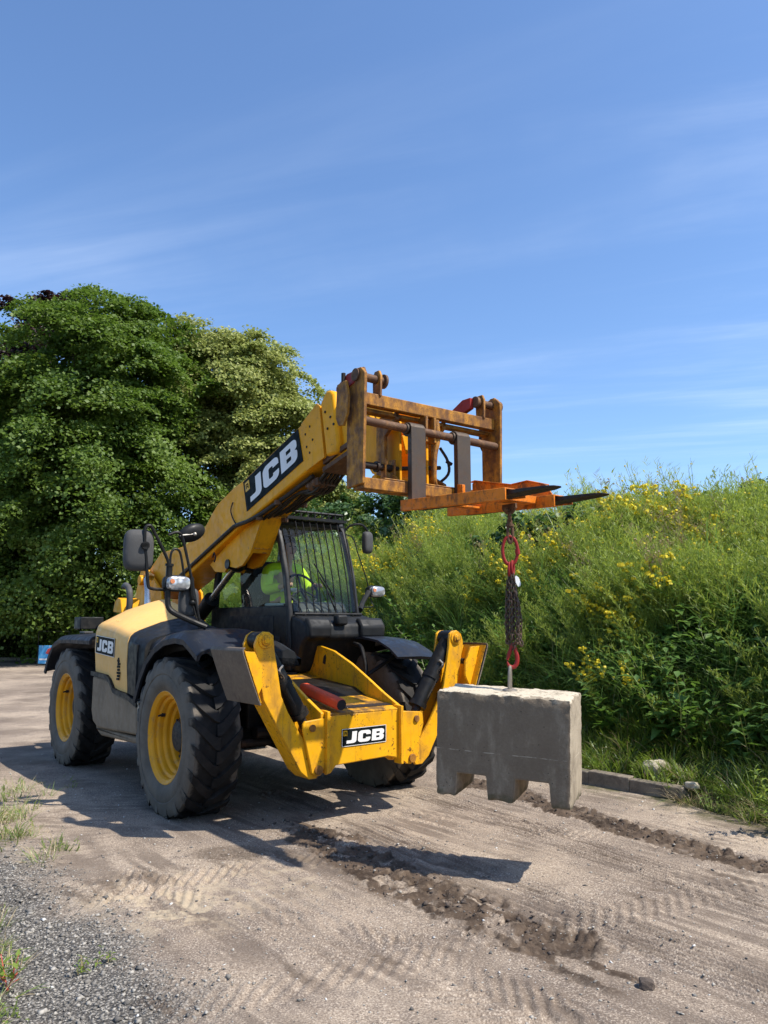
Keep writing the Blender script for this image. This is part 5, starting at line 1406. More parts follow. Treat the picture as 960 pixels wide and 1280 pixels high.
BANK = np_mesh('bank_terrain', np.stack([bx_, by_, bz_], 1), quads=bq, mats=['soil'], smooth=True)
tag(BANK, 'steep earth bank overgrown with weeds along the right of the yard', 'bank', kind='structure')

# ---- kerb
KB = empty('kerb', (0, 0, 0)); tag(KB, 'low concrete kerb at the foot of the grassy bank', 'kerb', kind='structure')
kp = [(.62, 10.08), (1.05, 9.05), (1.46, 8.18), (1.885, 7.545), (2.17, 7.235), (2.515, 6.885)]
for i, (a, c) in enumerate(zip(kp[:-1], kp[1:])):
    a, c = Vector((*a, 0)), Vector((*c, 0)); d = (c - a).normalized(); n_ = Vector((d.y, -d.x, 0))
    n_ = n_ if n_.x > 0 else -n_; a2, c2 = a + d * .002, c - d * .002; w = .11
    tilt = (.118, .128, .124, .132, .112)[i]
    m = MB(); m.hexa([a2 + Vector((0, 0, -.1)), c2 + Vector((0, 0, -.1)), c2 + n_ * w + Vector((0, 0, -.1)), a2 + n_ * w + Vector((0, 0, -.1))],
                     [a2 + n_ * .012 + Vector((0, 0, tilt)), c2 + n_ * .012 + Vector((0, 0, tilt - .006)), c2 + n_ * w + Vector((0, 0, tilt)), a2 + n_ * w + Vector((0, 0, tilt + .004))])
    m.build('kerbstone', 'kerb_concrete', KB, bevel=.010, bseg=3)

# ---- loose stones, clods and gravel
def rock(name, c, s, mat, seed, label=None, cat=None, parent=None):
    bm = bmesh.new(); bmesh.ops.create_icosphere(bm, subdivisions=3, radius=1)
    from mathutils import noise as mn
    for v in bm.verts:
        p = v.co.normalized(); q = 1 + .22 * mn.noise(p * 1.6 + Vector((seed, 0, 0))) + .10 * mn.noise(p * 4 + Vector((0, seed, 0)))
        f = max(abs(p.x), abs(p.y), abs(p.z)); v.co = Vector((p.x * s[0], p.y * s[1], p.z * s[2])) * q * (1 / f) ** .45
    me = bpy.data.meshes.new(name); bm.to_mesh(me); bm.free(); me.materials.append(MT[mat]); me.shade_smooth(); me.set_sharp_from_angle(angle=R_(28))
    o = bpy.data.objects.new(name, me); COL.objects.link(o); o.location = c; o.rotation_euler = (.15, .1, seed)
    return tag(o, label, cat)
rock('stone', (2.50, 7.42, .17), (.14, .085, .085), 'stone', .5, 'pale block of stone lying in the grass just behind the kerb', 'stone')
rock('small_stone', (2.62, 6.93, .12), (.06, .05, .035), 'stone', 2.2, 'small flat pale stone at the end of the kerb', 'stone')
def mud_lump():
    m, nt, b = new_mat('dark_mud'); f = noise(nt, 40, 5, .65)
    nt.links.new(mixc(nt, f, (.05, .038, .03), (.12, .09, .07)), b.inputs['Base Color']); b.inputs['Roughness'].default_value = .95; bump(nt, b, f, .8, .01); return m
MT['mud'] = mud_lump()
rock('mud_clod', (1.075, 3.45, .02), (.036, .03, .026), 'mud', 1.3, 'single dark clod of mud lying on the open ground near the bottom right', 'clod')
OCT = np.array([(1, 0, 0), (-1, 0, 0), (0, 1, 0), (0, -1, 0), (0, 0, 1), (0, 0, -1)], float)
OCF = np.array([(0, 2, 4), (2, 1, 4), (1, 3, 4), (3, 0, 4), (2, 0, 5), (1, 2, 5), (3, 1, 5), (0, 3, 5)])
def scatter_stones(name, x, y, size, mat, label, cat, tone, flat=.6, sink=.25):
    n = len(x); z = ground_z(x, y)
    v = OCT[None] * (size[:, None, None] * rng.uniform(.55, 1.1, (n, 6, 1))) * rng.uniform(.7, 1.25, (n, 1, 3))
    v = v + rng.normal(0, .14, (n, 6, 3)) * size[:, None, None]
    a = rng.uniform(0, 6.28, n); c, s = np.cos(a), np.sin(a)
    tl = rng.normal(0, .5, n); vz = v[..., 2] * np.cos(tl)[:, None] + v[..., 0] * np.sin(tl)[:, None]; vx0 = v[..., 0] * np.cos(tl)[:, None] - v[..., 2] * np.sin(tl)[:, None]
    vx = vx0 * c[:, None] - v[..., 1] * s[:, None]; vy = vx0 * s[:, None] + v[..., 1] * c[:, None]
    V = np.stack([vx + x[:, None], vy + y[:, None], vz * flat + (z + size * flat * sink)[:, None]], -1).reshape(-1, 3)
    F = (OCF[None] + (np.arange(n) * 6)[:, None, None]).reshape(-1, 3)
    o = np_mesh(name, V, tris=F, mats=[mat], attrs={'tone': np.repeat(tone, 6)})
    return tag(o, label, cat, kind='stuff')
def pebble_mat():
    m, nt, b = new_mat('pebbles'); t = attr(nt, 'tone'); f = noise(nt, 120, 3, .6)
    c = mixc(nt, ramp(nt, t, 0, .85), (.10, .091, .079), (.42, .385, .33)); c = mixc(nt, ramp(nt, t, .93, .97), c, (.62, .60, .56)); c = mixc(nt, ramp(nt, f, .4, .7, 0, .4), c, (.14, .13, .12))
    nt.links.new(c, b.inputs['Base Color']); b.inputs['Roughness'].default_value = .85; return m
MT['pebbles'] = pebble_mat()
n = 90000
px_ = rng.uniform(-3.4, .6, n); py_ = rng.uniform(2.9, 7.2, n)
_, s_, _ = polydist(px_, py_, GRAVEL); gk = sstep(s_ + (fbm(px_ * 3, py_ * 3, 3, 12) - .5) * .5, -.25, .35)
vis = np.abs(px_ / py_) < .75
keep = (rng.uniform(0, 1, n) < gk * .62 * np.clip(1.7 - py_ / 6, .25, 1)) & vis
px_, py_ = px_[keep], py_[keep]
scatter_stones('gravel', px_, py_, rng.gamma(3, .0023, len(px_)).clip(.003, .024), 'pebbles', 'loose grey gravel at the near left of the yard', 'gravel', rng.beta(1.5, 2.2, len(px_)) * .92 + (rng.uniform(0, 1, len(px_)) > .975) * .2)
n = 9000
px_ = rng.uniform(-4.5, 4, n); py_ = 2.9 + rng.beta(1, 2.2, n) * 9
_, s_, _ = polydist(px_, py_, EDGE); k_ = (s_ < -.1) & (np.abs(px_ / py_) < .72); px_, py_ = px_[k_], py_[k_]
scatter_stones('loose_grit', px_, py_, rng.gamma(3, .0018, len(px_)).clip(.003, .016), 'pebbles', 'scattered small stones on the yard surface', 'stones', rng.uniform(0, 1.03, len(px_)))
def along_track(tr, n, w, lo=.1, hi=1.0):
    P = np.array(tr); L = np.concatenate([[0], np.cumsum(np.hypot(*np.diff(P, axis=0).T))]); t = rng.uniform(lo, hi, n) * L[-1]
    return np.interp(t, L, P[:, 0]) + rng.normal(0, w, n), np.interp(t, L, P[:, 1]) + rng.normal(0, w * .8, n)
xa, ya = along_track(TRACK_A, 420, .12, .25, .92); xb, yb = along_track(TRACK_B, 380, .09, .2, 1.0)
xx = np.concatenate([xa, xb]); yy = np.concatenate([ya, yb])
scatter_stones('mud_crumbs', xx, yy, rng.gamma(2.2, .0040, len(xx)).clip(.003, .022), 'mud', 'crumbled dark mud thrown up along the tyre ruts', 'mud', rng.uniform(0, 1, len(xx)), flat=.75, sink=.3)
# ================================================================== VEGETATION
MT['grass'] = leaf_mat('grass_blade', (.065, .140, .015), (.175, .275, .036), .42, (.22, .36, .04), .03, .55)
MT['grass_light'] = leaf_mat('young_grass', (.105, .190, .018), (.235, .310, .040), .45, (.32, .44, .05), .06, .4)
MT['grass_blue'] = leaf_mat('lush_grass', (.050, .120, .024), (.150, .245, .065), .40, (.17, .32, .06), .04, .5)
MT['straw'] = leaf_mat('dry_straw', (.30, .22, .11), (.46, .36, .20), .25, (.5, .4, .2), .05, .5)
MT['feather'] = leaf_mat('feathery_weed', (.195, .270, .030), (.365, .425, .072), .52, (.48, .58, .08), .03, .5)
MT['stem'] = leaf_mat('weed_stem', (.11, .15, .035), (.24, .26, .085), .15, None, .05, .45)
MT['flower'] = leaf_mat('yellow_petal', (.72, .56, .015), (.86, .72, .04), .30, (.9, .75, .05), .03, .5)
MT['broad'] = leaf_mat('broad_leaf', (.055, .130, .018), (.135, .230, .042), .38, (.22, .38, .05), .05, .45)
MT['bush'] = leaf_mat('bush_leaf', (.034, .085, .018), (.090, .155, .036), .30, (.10, .20, .03), .05, .45)
MT['lime'] = leaf_mat('lime_leaf', (.050, .104, .013), (.152, .212, .028), .36, (.19, .33, .035), .025, .55)
MT['beam_leaf'] = leaf_mat('pale_tree_leaf', (.215, .250, .052), (.480, .475, .160), .34, (.32, .40, .10), .025, .55)
MT['copper'] = leaf_mat('copper_leaf', (.018, .010, .012), (.055, .026, .026), .25, (.10, .03, .03), .04, .5)
MT['hedge_leaf'] = leaf_mat('hedge_leaf', (.026, .065, .014), (.065, .125, .026), .33, (.12, .22, .03), .03, .5)
MT['red_stem'] = leaf_mat('red_stem', (.45, .05, .05), (.55, .12, .06), .3, None, .05, .4)
def bark_mat():
    m, nt, b = new_mat('bark'); f = noise(nt, 5, 6, .65, stretch=(1, 1, .2))
    nt.links.new(mixc(nt, ramp(nt, f, .35, .65), (.045, .036, .028), (.13, .105, .08)), b.inputs['Base Color']); b.inputs['Roughness'].default_value = .95; bump(nt, b, f, .8, .03); return m
MT['bark'] = bark_mat()

class Plant:
    """arrays for one plant: blades and leaves as narrow strips"""
    def __init__(self): self.V = []; self.Q = []; self.T = []; self.M = []
    def strip(self, pts, wid, wdir, mat=0, tone=.5):
        o = len(self.V); wdir = np.asarray(wdir, float)
        for p, w in zip(pts, wid):
            p = np.asarray(p, float); self.V += [p - wdir * w, p + wdir * w]; self.T += [tone, tone]
        for k in range(len(pts) - 1): self.Q.append((o + 2 * k, o + 2 * k + 1, o + 2 * k + 3, o + 2 * k + 2)); self.M.append(mat)
    def leaf(self, base, d, L, W, nrm, mat=0, tone=.5, fold=.25, droop=.2):
        """a pointed leaf of two bent halves"""
        base = np.asarray(base, float); d = np.asarray(d, float) / (np.linalg.norm(d) + 1e-9); n = np.asarray(nrm, float); s = np.cross(d, n); s /= (np.linalg.norm(s) + 1e-9); n = np.cross(s, d)
        o = len(self.V); mid = base + d * L * .5 - n * W * fold * .6; tip = base + d * L - np.array([0, 0, droop * L])
        self.V += [base, base + d * L * .45 + s * W * .5, tip, base + d * L * .45 - s * W * .5, mid]; self.T += [tone] * 5
        self.Q += [(o, o + 1, o + 4, o + 4), (o + 1, o + 2, o + 4, o + 4), (o, o + 4, o + 3, o + 3), (o + 4, o + 2, o + 3, o + 3)]; self.M += [mat] * 4
    def make(self, name, mats, link=False, parent=None):
        Q = np.array(self.Q); M = np.array(self.M); tri = (Q[:, 2] == Q[:, 3])
        return np_mesh(name, np.array(self.V), tris=Q[tri][:, :3], quads=Q[~tri], mats=mats, attrs={'tone': self.T}, link=link, parent=parent, midx=np.concatenate([M[tri], M[~tri]]))
def grass_tuft(r, n, h, w, lean, curl, spread, mat=0, segs=4, P=None, straw=0.0, wind=(-.15, .05)):
    P = P or Plant()
    for k in range(n):
        a = r.uniform(0, 6.283); b0 = np.array([math.cos(a), math.sin(a), 0]) * spread * math.sqrt(r.random()); a2 = a + r.uniform(-1.2, 1.2)
        d = np.array([math.cos(a2), math.sin(a2), 0]); H = h * r.uniform(.55, 1.1); ln = lean * r.uniform(.3, 1.3); cu = curl * r.uniform(.3, 1.4)
        pts = []; 
        for i in range(segs + 1):
            t = i / segs; out = ln * t + cu * t * t; z = t * (1 - .45 * cu * t * t)
            pts.append(b0 + d * H * out + np.array([wind[0], wind[1], 0]) * H * t * t + np.array([0, 0, H * z]))
        wd = np.array([-d[1], d[0], 0]) * math.cos(.6) + d * r.uniform(-.6, .6); wd /= np.linalg.norm(wd); W = w * r.uniform(.6, 1.2)
        P.strip(pts, [W * (1 - .1 * i) * (1 if i < segs else .08) for i in range(segs + 1)], wd, 1 if r.random() < straw else mat, r.random())
    return P
def feathery(r, h, nst, flowers, P=None, wind=(-.30, .06), br=26):
    """many-branched soft weed: thin stems with hair-fine side shoots, some with yellow heads"""
    P = P or Plant(); wv_ = np.array([wind[0], wind[1], 0])
    for k in range(nst):
        a = r.uniform(0, 6.283); d = np.array([math.cos(a), math.sin(a), 0]); H = h * r.uniform(.6, 1.1); b0 = d * r.uniform(0, .12); ln = r.uniform(.05, .38); ton = r.random()
        def at(t): return b0 + d * H * ln * t + wv_ * H * t * t * 1.0 + np.array([0, 0, H * t * (1 - .12 * t)])
        wd = np.array([math.cos(a + 1.3), math.sin(a + 1.3), 0])
        P.strip([at(t) for t in np.linspace(0, 1, 6)], [.0035, .0032, .003, .0025, .002, .0008], wd, 1, ton)
        for j in range(br):
            t = r.uniform(.22, 1.0); p = at(t); aa = r.uniform(0, 6.283); L = (.22 * (1.05 - t) + .05) * r.uniform(.6, 1.2) * h
            dd = np.array([math.cos(aa) * .62, math.sin(aa) * .62, .78]) + wv_ * .9; dd /= np.linalg.norm(dd); e = p + dd * L; mid = p + dd * L * .5 + np.array([0, 0, .01])
            sd = np.cross(dd, [r.uniform(-1, 1), r.uniform(-1, 1), r.uniform(-1, 1)]); sd /= np.linalg.norm(sd) + 1e-9
            P.strip([p, mid, e], [.0028, .0028, .0008], sd, 0, r.random())
            for q in range(3):
                u = r.uniform(.25, 1); pp = p + dd * L * u; d3 = dd + np.array([r.uniform(-1, 1), r.uniform(-1, 1), r.uniform(-.5, .9)]); d3 /= np.linalg.norm(d3)
                s3 = np.cross(d3, dd); s3 /= np.linalg.norm(s3) + 1e-9; l3 = r.uniform(.025, .06)
                P.strip([pp, pp + d3 * l3 * .5, pp + d3 * l3], [.0015, .0042, .0006], s3, 0, r.random())
            if flowers and r.random() < flowers and t > .6: head(P, r, e, r.uniform(.022, .038))
        if flowers: head(P, r, at(1.0), r.uniform(.028, .044))
    return P
def head(P, r, c, R):
    for q in range(9):
        u = np.array([r.gauss(0, 1), r.gauss(0, 1), abs(r.gauss(0, 1)) * .8 + .1]); u /= np.linalg.norm(u); p = np.asarray(c) + u * R * r.uniform(.5, 1.0)
        s = np.cross(u, [0, .3, 1]); s /= np.linalg.norm(s) + 1e-9; t = np.cross(s, u); k = R * r.uniform(.32, .55)
        P.strip([p - t * k, p + t * k], [k, k], s, 2, r.random())
def seed_stalk(r, h, P=None, wind=(-.2, .05)):
    """bare upright stalk with pods, as they stand against the sky"""
    P = P or Plant()
    for k in range(3):
        a = r.uniform(0, 6.283); d = np.array([math.cos(a), math.sin(a), 0]); H = h * r.uniform(.7, 1.1); ln = r.uniform(.05, .2); wv_ = np.array([wind[0], wind[1], 0])
        def at(t): return d * H * ln * t + wv_ * H * t * t + np.array([0, 0, H * t])
        P.strip([at(t) for t in np.linspace(0, 1, 6)], [.005, .0045, .004, .003, .0025, .001], [math.cos(a + 1), math.sin(a + 1), 0], 1, r.random())
        for j in range(26):
            t = r.uniform(.35, 1); p = at(t); aa = r.uniform(0, 6.283); L = r.uniform(.04, .11); dd = np.array([math.cos(aa) * .8, math.sin(aa) * .8, .6]); dd /= np.linalg.norm(dd)
            P.strip([p, p + dd * L * .5, p + dd * L], [.002, .004, .001], np.cross(dd, [0, .2, 1]), 0, r.random())
            if r.random() < .08: head(P, r, p + dd * L, .014)
    return P
def leafy(r, h, nst, L, W, per, P=None, droop=.5, wind=(-.1, .03), spread=.12, mat=0):
    P = P or Plant()
    for k in range(nst):
        a = r.uniform(0, 6.283); d = np.array([math.cos(a), math.sin(a), 0]); H = h * r.uniform(.6, 1.1); b0 = d * r.uniform(0, spread); ln = r.uniform(.05, .45); wv_ = np.array([wind[0], wind[1], 0])
        def at(t): return b0 + d * H * ln * t + wv_ * H * t * t + np.array([0, 0, H * t * (1 - .1 * t)])
        P.strip([at(t) for t in np.linspace(0, 1, 5)], [.006, .005, .0045, .003, .0015], [math.cos(a + 1), math.sin(a + 1), 0], 1, r.random())
        for j in range(per):
            t = .12 + .88 * (j + r.random()) / per; aa = j * 2.4 + r.uniform(-.4, .4); dd = np.array([math.cos(aa), math.sin(aa), r.uniform(.1, .8)])
            l = L * (1.15 - .55 * t) * r.uniform(.7, 1.2); P.leaf(at(t), dd, l, W * l / L, [r.uniform(-.3, .3), r.uniform(-.3, .3), 1], mat, r.random(), .3, droop * r.uniform(.2, 1))
    return P

def scatter(name, protos, pts, yaw, scl, idx, label, cat, tilt=None):
    coll = bpy.data.collections.new(name + '_kinds')
    for i, o in enumerate(protos):
        o.name = '%s_kind_%02d' % (name, i); coll.objects.link(o)
    me = bpy.data.meshes.new(name); me.from_pydata([tuple(p) for p in pts], [], [])
    rot = np.zeros((len(pts), 3), np.float32); rot[:, 2] = yaw
    if tilt is not None: rot[:, :2] = tilt
    a = me.attributes.new('turn', 'FLOAT_VECTOR', 'POINT'); a.data.foreach_set('vector', rot.ravel())
    a = me.attributes.new('size', 'FLOAT', 'POINT'); a.data.foreach_set('value', np.asarray(scl, np.float32))
    a = me.attributes.new('which', 'INT', 'POINT'); a.data.foreach_set('value', np.asarray(idx, np.int32))
    o = bpy.data.objects.new(name, me); COL.objects.link(o)
    ng = bpy.data.node_groups.new(name, 'GeometryNodeTree')
    ng.interface.new_socket('Geometry', in_out='INPUT', socket_type='NodeSocketGeometry'); ng.interface.new_socket('Geometry', in_out='OUTPUT', socket_type='NodeSocketGeometry')
    gi = ng.nodes.new('NodeGroupInput'); go = ng.nodes.new('NodeGroupOutput'); ip = ng.nodes.new('GeometryNodeInstanceOnPoints'); ci = ng.nodes.new('GeometryNodeCollectionInfo')
    ci.inputs['Collection'].default_value = coll; ci.inputs['Separate Children'].default_value = True; ci.inputs['Reset Children'].default_value = True
    def na(n, t):
        q = ng.nodes.new('GeometryNodeInputNamedAttribute'); q.data_type = t; q.inputs['Name'].default_value = n; return [s for s in q.outputs if s.enabled][0]
    ng.links.new(gi.outputs[0], ip.inputs['Points']); ng.links.new(ci.outputs[0], ip.inputs['Instance']); ip.inputs['Pick Instance'].default_value = True
    ng.links.new(na('which', 'INT'), ip.inputs['Instance Index']); ng.links.new(na('turn', 'FLOAT_VECTOR'), ip.inputs['Rotation']); ng.links.new(na('size', 'FLOAT'), ip.inputs['Scale'])
    ng.links.new(ip.outputs[0], go.inputs[0])
    md = o.modifiers.new('scatter', 'NODES'); md.node_group = ng
    return tag(o, label, cat, kind='stuff')

r = random.Random(42)
def visible(x, y, m=1.0):
    return (np.abs(x) < .50 * y + m) & (y > 2.6)
def bank_points(n, s0, s1, t0=0, t1=60, pw=1.0):
    """points on the bank, thinned with distance"""
    t = t0 + (t1 - t0) * rng.uniform(0, 1, n); s = s0 + (s1 - s0) * rng.uniform(0, 1, n) ** pw
    x, y = edge_pt(t); ax_, ay_ = edge_n(t); x = x + ax_ * s; y = y + ay_ * s
    k = visible(x, y, 2.4); 
    d = np.hypot(x, y); k &= rng.uniform(0, 1, n) < np.clip((11 / d) ** 1.2, .18, 1)
    x, y, s, t = x[k], y[k], s[k], t[k]
    _, sd, _ = polydist(x, y, EDGE); ok = sd > s0 * .6
    x, y, s, t, sd = x[ok], y[ok], s[ok], t[ok], sd[ok]
    return x, y, bank_h(np.maximum(sd, 0), x, y), sd, t
T0 = float(np.interp(-3.0, EY[:4], L_al[:4])); 
# 1 -- soft feathery weeds over the whole slope, some in flower
protos = [feathery(r, 1.0, 7, 0).make('w', ['feather', 'stem', 'flower']) for k in range(4)] + [feathery(r, 1.0, 6, .22).make('w', ['feather', 'stem', 'flower']) for k in range(3)] + [feathery(r, 1.0, 5, .55).make('w', ['feather', 'stem', 'flower']) for k in range(2)]
x, y, z, s, t = bank_points(36000, .9, 13, T0)
patch = sum(a_ * np.exp(-((x - cx_) ** 2 + (y - cy_) ** 2) / r_ ** 2) for cx_, cy_, r_, a_ in ((3.5, 13.0, 1.0, 1.0), (4.1, 12.0, .7, .6), (1.85, 11.5, .7, .9), (2.65, 9.1, .55, .7), (-.1, 14.6, .9, .7), (3.66, 9.6, .4, .35), (4.8, 10.2, .5, .35), (1.2, 14.8, .9, .3), (4.4, 11.3, .6, .3), (.4, 16.5, 1.2, .4), (3.0, 8.4, .35, .4))); leafp = fbm(x * .62 + 9, y * .62, 3, 91)
k = (leafp < .60) | (rng.uniform(0, 1, len(x)) < .25); k &= (s > 1.7) | (rng.uniform(0, 1, len(x)) < .35)
x, y, z, s, patch = x[k], y[k], z[k], s[k], patch[k]
u = rng.uniform(0, 1, len(x)); fl = np.clip((patch - .12) * .62, 0.010, .55)
idx = np.where(u < fl * .5, rng.integers(7, 9, len(x)), np.where(u < fl, rng.integers(4, 7, len(x)), rng.integers(0, 4, len(x))))
mound = fbm(x * 1.15, y * 1.15, 3, 95)
kk_ = rng.uniform(0, 1, len(x)) < sstep(mound, .30, .48) + .12
x, y, z, s, idx, mound = x[kk_], y[kk_], z[kk_], s[kk_], idx[kk_], mound[kk_]
scl = rng.uniform(.7, 1.05, len(x)) * (.45 + 1.0 * mound) * np.clip(.55 + s * .25, .6, 1.0)
scatter('feathery_weeds', protos, np.stack([x, y, z - .05], 1), rng.normal(0, .55, len(x)), scl, idx, 'feathery green weeds with clusters of small yellow flowers covering the bank', 'weeds', tilt=rng.normal(0, .10, (len(x), 2)))
NW = len(x)
# 2 -- grass between them and at the foot
pg = [grass_tuft(r, 34, .50, .0040, .30, .45, .10).make('g', ['grass', 'straw']) for k in range(4)] + [grass_tuft(r, 26, .62, .0052, .35, .75, .10, segs=6).make('g', ['grass_blue', 'straw']) for k in range(3)] + [grass_tuft(r, 22, 1.0, .0085, .30, .95, .12, segs=8, wind=(-.3, -.03)).make('g', ['grass_blue', 'straw']) for k in range(2)]
x, y, z, s, t = bank_points(16000, .8, 12, T0, pw=1.5)
wet = s < 2.6
idx = np.where(wet & (rng.uniform(0, 1, len(x)) < .55), rng.integers(4, 7, len(x)), rng.integers(0, 4, len(x)))
idx = np.where((s > .9) & (s < 2.8) & (rng.uniform(0, 1, len(x)) < .16), rng.integers(7, 9, len(x)), idx)
scl = rng.uniform(.7, 1.3, len(x)) * np.clip(.15 + s * .42, .42, 1.0)
scatter('bank_grass', pg, np.stack([x, y, z - .03], 1), rng.uniform(0, 6.28, len(x)), scl, idx, 'tall lush green grass at the foot of the bank', 'grass', tilt=rng.normal(0, .12, (len(x), 2)))
# 3 -- short bright grass along the very edge, dry thatch under it
pe = [grass_tuft(r, 40, .24, .0034, .5, .5, .10, straw=.10).make('e', ['grass_light', 'straw']) for k in range(4)] + [grass_tuft(r, 30, .20, .003, .9, .9, .10, straw=.85).make('e', ['grass_light', 'straw']) for k in range(2)] + [leafy(r, .22, 7, .05, .02, 7).make('e', ['grass_light', 'stem']) for k in range(2)]
x, y, z, s, t = bank_points(11000, -.02, 1.5, T0)
u = rng.uniform(0, 1, len(x)); bare = s < .22
idx = np.where(bare & (u < .55), rng.integers(4, 6, len(x)), np.where(u > .80, rng.integers(6, 8, len(x)), rng.integers(0, 4, len(x))))
scl = rng.uniform(.55, 1.25, len(x)) * np.where(s < .15, .7, 1.0)
k = ~((y > 6.9) & (s < .14)) ; x, y, z, s, idx, scl = x[k], y[k], z[k], s[k], idx[k], scl[k]
scatter('verge_grass', pe, np.stack([x, y, z - .01], 1), rng.uniform(0, 6.28, len(x)), scl, idx, 'short bright grass and dry thatch along the foot of the bank', 'grass', tilt=rng.normal(0, .18, (len(x), 2)))
# 4 -- leafy dark growth in drifts
pl = [leafy(r, .9, 7, .11, .05, 20).make('l', ['bush', 'stem']) for k in range(3)] + [leafy(r, .75, 5, .20, .085, 12).make('l', ['broad', 'stem']) for k in range(3)] + [leafy(r, .45, 6, .30, .11, 5, droop=.6).make('l', ['broad', 'stem']) for k in range(2)]
x, y, z, s, t = bank_points(14000, .75, 11, T0)
leafp = fbm(x * .62 + 9, y * .62, 3, 91); k = (leafp > .53) | ((s < 2.8) & (rng.uniform(0, 1, len(x)) < .55)); x, y, z, s = x[k], y[k], z[k], s[k]
idx = np.where(s < 2.5, rng.integers(3, 8, len(x)), rng.integers(0, 7, len(x)))
scatter('leafy_weeds', pl, np.stack([x, y, z - .05], 1), rng.uniform(0, 6.28, len(x)), rng.uniform(.6, 1.2, len(x)), idx, 'dark leafy weeds growing in drifts through the bank', 'weeds', tilt=rng.normal(0, .12, (len(x), 2)))
# 5 -- stalks on the skyline
ps = [seed_stalk(r, 1.0).make('s', ['feather', 'stem', 'flower']) for k in range(3)] + [seed_stalk(r, .9).make('s', ['straw', 'straw', 'straw'])]
x, y, z, s, t = bank_points(4200, 1.8, 8, T0)
k = fbm(x * .9, y * .9, 2, 120) > .45; x, y, z = x[k], y[k], z[k]
scatter('seed_stalks', ps, np.stack([x, y, z], 1), rng.normal(0, .6, len(x)), rng.uniform(.8, 1.4, len(x)), rng.integers(0, 4, len(x)), 'tall thin seeding stalks along the skyline of the bank', 'weeds', tilt=rng.normal(0, .10, (len(x), 2)))
# 6 -- low weeds at the near left edge of the yard
pt = [grass_tuft(r, 24, .09, .0020, .9, .6, .06, straw=.40).make('t', ['grass_light', 'straw']) for k in range(3)] + [leafy(r, .07, 6, .025, .010, 5).make('t', ['grass_light', 'stem']) for k in range(2)]
pts = []
for cx, cy, rad, n in ((-3.3, 7.1, .28, 34), (-2.9, 6.2, .18, 26), (-2.6, 5.75, .13, 18), (-2.15, 5.4, .10, 8), (-1.80, 3.80, .09, 12), (-1.66, 3.52, .08, 8), (-1.56, 3.18, .10, 14), (-1.50, 3.02, .12, 14), (-1.98, 4.10, .09, 9), (-2.4, 4.7, .10, 6)):
    for q in range(n): pts.append((cx + r.gauss(0, rad * .6), cy + r.gauss(0, rad)))
pts = np.array(pts); zz = ground_z(pts[:, 0], pts[:, 1])
scatter('gravel_grass', pt, np.stack([pts[:, 0], pts[:, 1], zz - .004], 1), rng.uniform(0, 6.28, len(pts)), rng.uniform(.5, 1.3, len(pts)), rng.integers(0, 5, len(pts)), 'sparse dry grass sprouting from the gravel at the near left', 'grass', tilt=rng.normal(0, .25, (len(pts), 2)))

# ---- plants one can single out
def plant(name, P, mats, loc, label, cat='plant', rz=0.0, scale=1.0, group=None):
    o = P.make(name, mats, link=True); o.location = loc; o.rotation_euler = (0, 0, rz); o.scale = (scale,) * 3
    return tag(o, label, cat, group)
def bank_z(x, y): return float(bank_h(np.maximum(polydist(np.array([x]), np.array([y]), EDGE)[1], 0), np.array([x]), np.array([y]))[0])
P = leafy(r, .62, 1, .15, .030, 30, droop=.5, wind=(-.22, 0)); P = leafy(r, .5, 2, .12, .026, 18, P=P)
plant('willowherb', P, ['grass_light', 'stem'], (2.80, 5.85, .02), 'pale slender willowherb plant at the right end of the verge', rz=.4)
P = leafy(r, .75, 5, .34, .13, 7, droop=.45, spread=.1)
plant('dock_plant', P, ['broad', 'stem'], (3.42, 8.7, bank_z(3.42, 8.7)), 'big leaved dock plant on the bank above the long arching grass')
P = grass_tuft(r, 46, 1.0, .0095, .28, .95, .14, segs=9, wind=(-.35, -.05))
plant('arching_grass', P, ['grass_blue', 'straw'], (2.72, 8.35, bank_z(2.72, 8.35)), 'clump of long arching grass blades on the bank right of the hanging block', 'grass clump')
P = Plant()
for k in range(4):
    a = k * 1.3; d = np.array([math.cos(a) * .45, math.sin(a) * .45, 1.0]); P.strip([d * 0, d * .06, d * (.11 + .01 * k)], [.0035, .003, .002], [math.sin(a), -math.cos(a), 0], 1, .5)
    for j in range(7):
        q = .03 + .013 * j; aa = j * 2.2 + a; P.leaf(d * q, [math.cos(aa), math.sin(aa), .6], .05, .022, [0, 0, 1], 1 if j < 1 and k < 3 else 0, r.random(), .2, .1)
plant('red_stemmed_weed', P, ['grass_light', 'red_stem'], (-1.535, 3.44, .0), 'small weed with red stems and bright green leaves on the gravel')
P = leafy(r, .05, 9, .035, .012, 5, mat=0); plant('small_weed', P, ['grass_light', 'straw'], (-1.305, 3.66, .0), 'tiny green and orange weed alone on the open gravel')

